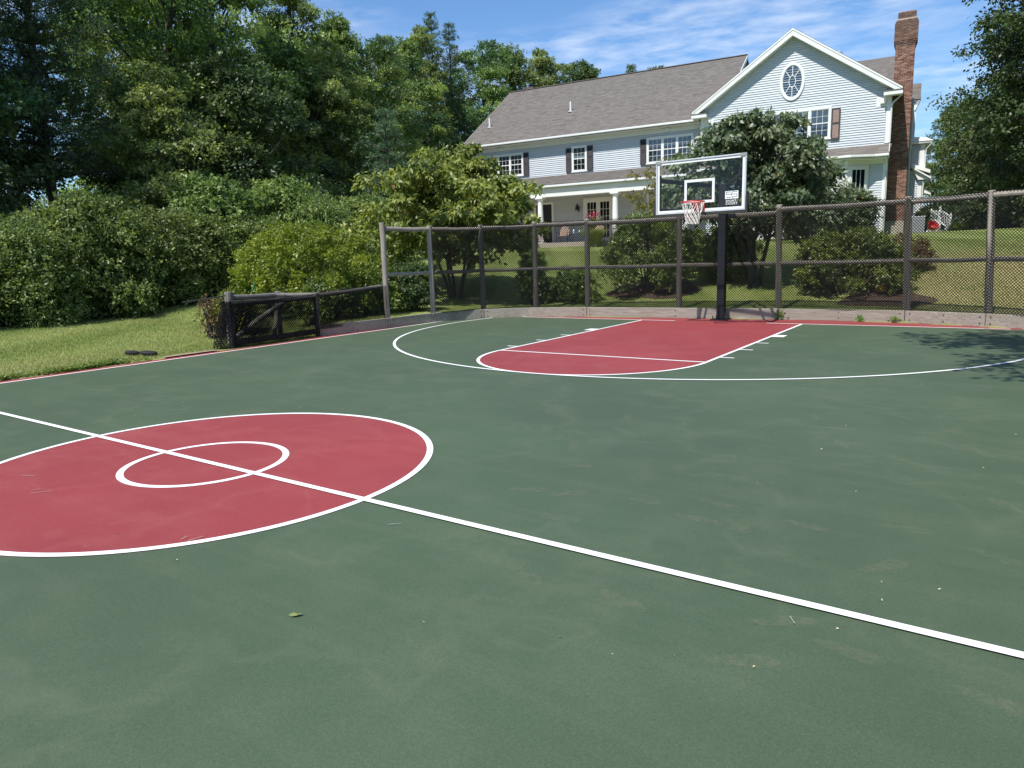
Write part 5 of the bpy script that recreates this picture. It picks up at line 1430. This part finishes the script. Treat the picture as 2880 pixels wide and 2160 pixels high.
# --- fallen leaf, chips
fl = MB().add([(-.06, 0, .004), (-.02, .025, .014), (.03, .02, .006), (.07, .0, .020), (.03, -.022, .010), (-.02, -.028, .004)], [(0, 1, 5), (1, 2, 4, 5), (2, 3, 4)]).build('fallen_leaf', M['leaf_fallen'], None, fix=False, label='curled green leaf lying on the near green court', cat='leaf')
fl.location = (2.682, -13.63, 0.008); fl.rotation_euler = (0, 0, .6); fl.scale = (.5, .5, .6)
rgd = random.Random(12); deb = MB()
for i in range(70):
    if i < 45: x, y = rgd.uniform(1.5, 6.2), rgd.uniform(-13.6, -6)
    else: x, y = rgd.uniform(-4, 5.5), rgd.uniform(-14.2, -2)
    a = rgd.random()*6.28; l = rgd.choice([.004, .005, .007, .010]); w = l*.4
    c, s_ = math.cos(a), math.sin(a)
    deb.add([(x-c*l, y-s_*l, .009), (x+s_*w, y-c*w, .010), (x+c*l, y+s_*l, .012), (x-s_*w, y+c*w, .014)], [(0, 1, 2, 3)])
deb.build('leaf_debris', M['straw'], None, fix=False, kind='stuff', label='tiny straw coloured bits scattered over the court', cat='debris')

# ------------------------------------------------------------------ basketball hoop
hoop = thing('basketball_hoop', 'black steel post basketball hoop with clear backboard and red rim', 'basketball hoop', (0, 0, 0))
BY = -1.2; BX0, BX1 = -0.935, 0.925; BZ0, BZ1 = 2.335, 3.405; PX, PY = -0.10, 0.58
MB().box(PX-.085, PX+.085, PY-.085, PY+.085, 0.03, 3.02).build('pole', M['black_steel'], hoop, bevel=.008)
bp = MB().box(PX-.19, PX+.19, PY-.17, PY+.17, 0.0, 0.028).build('base_plate', M['black_steel'], hoop)
for sx in (-1, 1):
    for sy in (-1, 1): MB().tube([(PX+sx*.15, PY+sy*.13, .028), (PX+sx*.15, PY+sy*.13, .10)], .013, 6).build('anchor_bolt', M['bolt'], bp)
for sx, zt in ((-1, 3.03), (1, 3.09)):
    MB().beam((PX+sx*.07, PY, 2.97), (sx*.87, BY+.05, zt), .035, .085).build('arm', M['black_steel'], hoop, bevel=.006)
    MB().beam((PX+sx*.07, PY, 2.43), (sx*.87, BY+.05, 2.43), .035, .07).build('arm', M['black_steel'], hoop, bevel=.006)
    MB().box(sx*.87-.03, sx*.87+.03, BY+.015, BY+.055, 2.37, 3.13).build('upright', M['black_steel'], hoop)
bb = MB().box(BX0+.02, BX1-.02, BY-.006, BY+.006, BZ0+.02, BZ1-.02).build('backboard', M['board_glass'], hoop)
fw = .026
for nm, x0, x1, z0, z1 in (('frame', BX0, BX1, BZ1-fw, BZ1), ('frame', BX0, BX1, BZ0, BZ0+fw), ('frame', BX0, BX0+fw, BZ0+fw, BZ1-fw), ('frame', BX1-fw, BX1, BZ0+fw, BZ1-fw)):
    MB().box(x0, x1, BY-.024, BY+.024, z0, z1).build(nm, M['alu'], bb, bevel=.003)
def printed(x0, x1, z0, z1, mat=M['white_print'], d=.009, name='painted_line'): return MB().box(x0, x1, BY-d, BY-.0065, z0, z1).build(name, mat, bb)
a0, a1, c0, c1, w = BX0+.032, BX1-.032, BZ0+.032, BZ1-.032, .042
printed(a0, a1, c1-w, c1); printed(a0, a1, c0, c0+w); printed(a0, a0+w, c0+w, c1-w); printed(a1-w, a1, c0+w, c1-w)
s0, s1, t0, t1, w = -.320, .305, 2.525, 2.992, .050
printed(s0, s1, t1-w, t1); printed(s0, s1, t0, t0+w); printed(s0, s0+w, t0+w, t1-w); printed(s1-w, s1, t0+w, t1-w)
for x in (BX0, BX1-.11): MB().box(x-.006, x+.116, BY-.029, BY+.029, BZ1-.05, BZ1+.006).build('corner_cap', M['grey_plastic'], bb)
pad = MB(); pad.box(BX0-.045, BX1+.045, BY-.045, BY+.05, BZ0-.055, BZ0+.004); pad.box(BX0-.045, BX0-.002, BY-.045, BY+.05, BZ0+.004, 2.61); pad.box(BX1+.002, BX1+.045, BY-.045, BY+.05, BZ0+.004, 2.61)
pad.build('edge_pad', M['black_foam'], hoop)
# emblem and lettering on the glass
lx0, lx1, lz0, lz1 = .520, .780, 2.562, 2.712
logo = printed(lx0, lx1, lz0, lz1, d=.0085, name='emblem')
def stroke(pts, w=.010):
    m = MB()
    P_ = [(lx0+(lx1-lx0)*u, lz0+(lz1-lz0)*v) for u, v in pts]
    for i in range(len(P_)-1):
        a, b = P_[i], P_[i+1]; m.beam((a[0], BY-.0092, a[1]), (b[0], BY-.0092, b[1]), w, .0012, up=(0, 1, 0))
    m.build('emblem_stroke', M['dark_print'], logo)
stroke([(.48, .87), (.10, .87), (.10, .60), (.90, .56), (.90, .23), (.55, .22)]); stroke([(.60, .87), (.92, .87)]); stroke([(.08, .16), (.45, .18)])
stroke([(.62, 1.02), (.57, .84), (.47, .62), (.47, .42), (.53, .22), (.62, -.02)], .007)
def lettering(txt, x, z, size, parent, mat):
    cu = bpy.data.curves.new('lettering', 'FONT'); cu.body = txt; cu.size = size; cu.space_character = 1.28; cu.extrude = .0008; cu.offset = .0014
    to = bpy.data.objects.new('lettering_tmp', cu); COL.objects.link(to)
    dg = bpy.context.evaluated_depsgraph_get(); me = bpy.data.meshes.new_from_object(to.evaluated_get(dg))
    bpy.data.objects.remove(to); me.name = 'lettering'
    for v in me.vertices: x_, y_, z_ = v.co; v.co = (x+x_, BY-.0085-z_, z+y_)
    me.materials.clear()
    return obj('lettering', me, mat, parent)
lettering('SPORT', .535, 2.502, .058, bb, M['white_print']); lettering('COURT', .535, 2.452, .058, bb, M['white_print'])
MB().box(.53, .75, BY-.0085, BY-.0065, 2.402, 2.404).build('small_print', M['white_print'], bb)
# rim and net
RZ = 2.53; RY = BY-.16-.2286
MB().box(-.115, .115, BY-.05, BY-.009, 2.36, 2.50).build('rim_plate', M['red_rim'], hoop, bevel=.006)
rim = MB().tube([(.2286*math.cos(2*math.pi*i/40), RY+.2286*math.sin(2*math.pi*i/40), RZ) for i in range(40)], .0105, 8, closed=True).build('rim', M['red_rim'], hoop, smooth=True)
for x in (-.07, .07): MB().beam((x, BY-.04, 2.485), (x*1.2, RY+.215, RZ-.008), .035, .012).build('bracket', M['red_rim'], rim)
MB().hexa([(-.085, BY-.05, 2.40), (.085, BY-.05, 2.40), (.085, BY-.045, 2.40), (-.085, BY-.045, 2.40), (-.075, RY+.21, 2.518), (.075, RY+.21, 2.518), (.075, RY+.215, 2.524), (-.075, RY+.215, 2.524)]).build('gusset', M['red_rim'], rim)
NL = 12
def netr(t): return .222*(1-t)**1.3*.50 + .118 + .012*math.cos(t*3)
rows = [(0, .225), (.15, .185), (.235, .155), (.305, .138), (.365, .130), (.42, .128)]
nm = MB()
def npnt(i, k): dz, r = rows[i]; a = 2*math.pi*(k+.5*(i % 2))/NL; return (r*math.cos(a), RY+r*math.sin(a), RZ-.012-dz)
for k in range(NL):
    for i in range(len(rows)-1):
        sgn = (k, k-1) if i % 2 == 0 else (k, k+1)
        for kk in sgn:
            a, b = Vector(npnt(i, k)), Vector(npnt(i+1, kk)); m = lerp(a, b, .5)
            out = Vector((m.x, m.y-RY, 0))*.03
            nm.tube([a, m-out, b], .0058, 5, cap=False)
    e = npnt(0, k); nm.tube([(e[0]*1.03, RY+(e[1]-RY)*1.03, RZ+.012), (e[0]*1.0, e[1], RZ-.014)], .0058, 5)
nm.build('net', M['net'], hoop, fix=False)

# ------------------------------------------------------------------ small things in the garden
def black_pad(label, x, y, rz, l, tilt):
    rg = random.Random(int(l*1000)); m = MB(); n = 20; prof_ = [(.80, 0), (1.0, .015), (1.03, .04), (.96, .062), (.70, .068)]; vs = []
    for sc, z in prof_:
        for i in range(n):
            a = 2*math.pi*i/n; vs.append((math.cos(a)*l*sc*(1+.05*math.cos(2*a)), math.sin(a)*l*.46*sc, z))
    fs_ = [tuple(range(n))[::-1], tuple(range(4*n, 5*n))]
    for r in range(4):
        for i in range(n): fs_.append((r*n+i, r*n+(i+1) % n, (r+1)*n+(i+1) % n, (r+1)*n+i))
    o = m.add(vs, fs_).build('black_pad', M['black_rubber'], None, smooth=True, label=label, cat='pad'); o.location = (x, y, hz(x, y)+.02); o.rotation_euler = (tilt, tilt*.6, rz); return o
black_pad('left of two rounded black pads lying on the grass by the court', -7.70, -8.98, .9, .115, .22)
black_pad('right of two rounded black pads lying on the grass by the court', -7.32, -8.88, .75, .14, .16)
ball = MB().lathe([(.001, .0), (.07, .012), (.12, .06), (.135, .11), (.115, .16), (.07, .195), (.001, .205)], n=14).build('ball', M['tan_ball'], None, smooth=True, label='worn tan and yellow ball lying in the mulch behind the fence', cat='ball')
ball.location = (2.85, 3.0, hz(2.85, 3.0)+.06)
ac = thing('air_conditioner', 'grey air conditioner box on the lawn right of the brick chimney', 'air conditioner', hp(1.28, -0.5, 2.06), R(6))
MB().box(-.38, .40, -.36, .36, .04, .74).build('body', M['ac_grey'], ac, bevel=.03); MB().box(-.40, .42, -.38, .38, .72, .80).build('top_cover', M['ac_grey'], ac, bevel=.03); MB().box(-.42, .44, -.40, .40, -.1, .04).build('base', M['concrete'], ac)
lv_ = MB()
for k in range(11): lv_.box(-.33, .35, -.372, -.358, .10+.055*k, .125+.055*k)
lv_.build('louvres', M['ac_grey'], ac); MB().box(-.16, -.13, -.376, -.362, .06, .70).build('seam', M['iron'], ac)
rail = thing('stair_railing', 'white stair railing with balusters at the right end of the house', 'railing', hp(0, 0, 0), R(6))
for (u, v, z0, z1) in ((2.36, 1.9, 2.0, 3.28), (2.80, 1.75, 2.0, 2.95), (1.98, 1.9, 2.0, 3.15)):
    MB().box(u-.05, u+.05, v-.05, v+.05, z0, z1).build('newel_post', M['trim'], rail); MB().lathe([(.05, 0), (.065, .02), (.04, .05), (.045, .08), (.01, .12)], (u, v, z1), 8).build('finial', M['trim'], rail)
MB().beam((1.95, 1.9, 3.15), (2.36, 1.9, 3.15), .05, .06).build('handrail', M['trim'], rail); MB().beam((2.36, 1.9, 3.18), (2.80, 1.75, 2.88), .05, .06).build('handrail', M['trim'], rail)
MB().beam((1.95, 1.9, 2.66), (2.36, 1.9, 2.66), .04, .05).build('bottom_rail', M['trim'], rail); MB().beam((2.36, 1.9, 2.62), (2.80, 1.75, 2.30), .04, .05).build('bottom_rail', M['trim'], rail)
for k in range(4): u = 2.03+.085*k; MB().box(u-.015, u+.015, 1.885, 1.915, 2.66, 3.13).build('baluster', M['trim'], rail)
for k in range(5): t = (k+.7)/6; u = lerp(2.36, 2.80, t); MB().box(u-.015, u+.015, lerp(1.9, 1.75, t)-.015, lerp(1.9, 1.75, t)+.015, lerp(2.62, 2.30, t), lerp(3.16, 2.88, t)).build('baluster', M['trim'], rail)
st = thing('steps', 'pale steps going down beside the white stair railing', 'steps', hp(0, 0, 0), R(6))
for k in range(3): MB().box(1.9+.2*k, 2.15+.25*k, 1.25, 2.3, 1.9, 2.58-.17*k).build('step', M['concrete'], st)
tub = MB().lathe([(.10, 0), (.24, .08), (.30, .30), (.31, .36), (.28, .36), (.22, .10), (.02, .06)], n=14).build('tub', M['red_plastic'], None, label='tilted red plastic tub lying in front of the white stair railing', cat='tub')
tub.location = hp(1.98, 0.85, 2.30); tub.rotation_euler = (.75, .35, .2); tub.scale = (.8, .8, .8)
# patio chairs, table, planter
def patio_chair(label, u, v, rz):
    t = thing('patio_chair', label, 'chair', hp(u, v, 2.285), R(6)+rz, 'patio chairs')
    for k in range(7):
        x = -.21+.07*k; h = .92-.16*(abs(x)/.21)**2; b = MB()
        b.hexa([(x-.031, .20, .34), (x+.031, .20, .34), (x+.031, .225, .34), (x-.031, .225, .34), (x*1.12-.031, .42, h), (x*1.12+.031, .42, h), (x*1.12+.031, .445, h), (x*1.12-.031, .445, h)])
        b.build('back_slat', M['chair_wood'], t)
    for k in range(5): MB().box(-.25, .25, -.30+.10*k, -.21+.10*k, .345, .368).build('seat_slat', M['chair_wood'], t)
    for sx in (-1, 1):
        MB().tube([(sx*.30, -.30, 0), (sx*.30, -.28, .35), (sx*.30, -.26, .55), (sx*.30, .25, .56)], .014, 6).build('arm', M['iron'], t)
        MB().tube([(sx*.29, .45, 0), (sx*.28, .26, .28), (sx*.27, .24, .50)], .014, 6).build('leg', M['iron'], t)
        MB().tube([(sx*.29, -.26, 0), (sx*.29, -.10, .20), (sx*.28, .10, .34)], .012, 6).build('leg', M['iron'], t)
    return t
patio_chair('rounded slat back chair left of the low table on the patio', -15.55, -3.0, .15)
patio_chair('rounded slat back chair right of the low table, half hidden by a fence post', -13.65, -3.0, -.2)
tb = thing('patio_table', 'low black iron table with curved legs between the patio chairs', 'table', hp(-14.65, -3.2, 2.285), R(6))
MB().box(-.38, .38, -.25, .25, .40, .42).build('tabletop', M['iron'], tb)
for sx in (-1, 1):
    for sy in (-1, 1): MB().tube([(sx*.40, sy*.22, 0), (sx*.30, sy*.2, .14), (sx*.36, sy*.2, .30), (sx*.33, sy*.2, .40)], .012, 6).build('leg', M['iron'], tb)
g1 = MB().lathe([(.04, 0), (.085, .05), (.10, .11), (.08, .17), (.02, .21)], n=12).build('glass_globe', M['glass_blue'], None, smooth=True, label='blue glass globe on the low patio table', cat='lantern'); g1.location = hp(-14.50, -3.2, 2.71)
g2 = MB().lathe([(.06, 0), (.05, .05), (.065, .16), (.06, .20), (.02, .25)], n=12).build('grey_lantern', M['alu'], None, smooth=True, label='small grey lantern on the left of the low patio table', cat='lantern'); g2.location = hp(-14.85, -3.15, 2.71)
pl = thing('planter', 'terracotta planter with red flowers and large leaves on the patio', 'planter', hp(-13.95, -2.2, 2.285), 0)
MB().lathe([(.16, 0), (.24, .40), (.27, .42), (.27, .48), (.22, .48), (.2, .4)], n=14).build('pot', M['terracotta'], pl)
rgp = np.random.default_rng(3); C = np.array([(0.1, 0, .8), (-.25, .1, .75), (.3, 0, .85), (0, .1, 1.15), (-.1, -.1, 1.0)])
obj('leaves', leaf_mesh('leaves', *sprays(rgp, C, np.full(5, .32), 14, 6, .14, .5, .3)), M['weed'], pl)
nfl = 90; q = np.stack([rgp.normal(-.05, .28, nfl), rgp.normal(-.1, .15, nfl), rgp.normal(1.42, .09, nfl)], 1)
obj('flowers', leaf_mesh('flowers', q, rgp.normal(size=(nfl, 3)), rgp.normal(size=(nfl, 3)), np.full(nfl, .09), np.full(nfl, .07), rgp.random(nfl)), M['petal_red'], pl, kind='stuff')
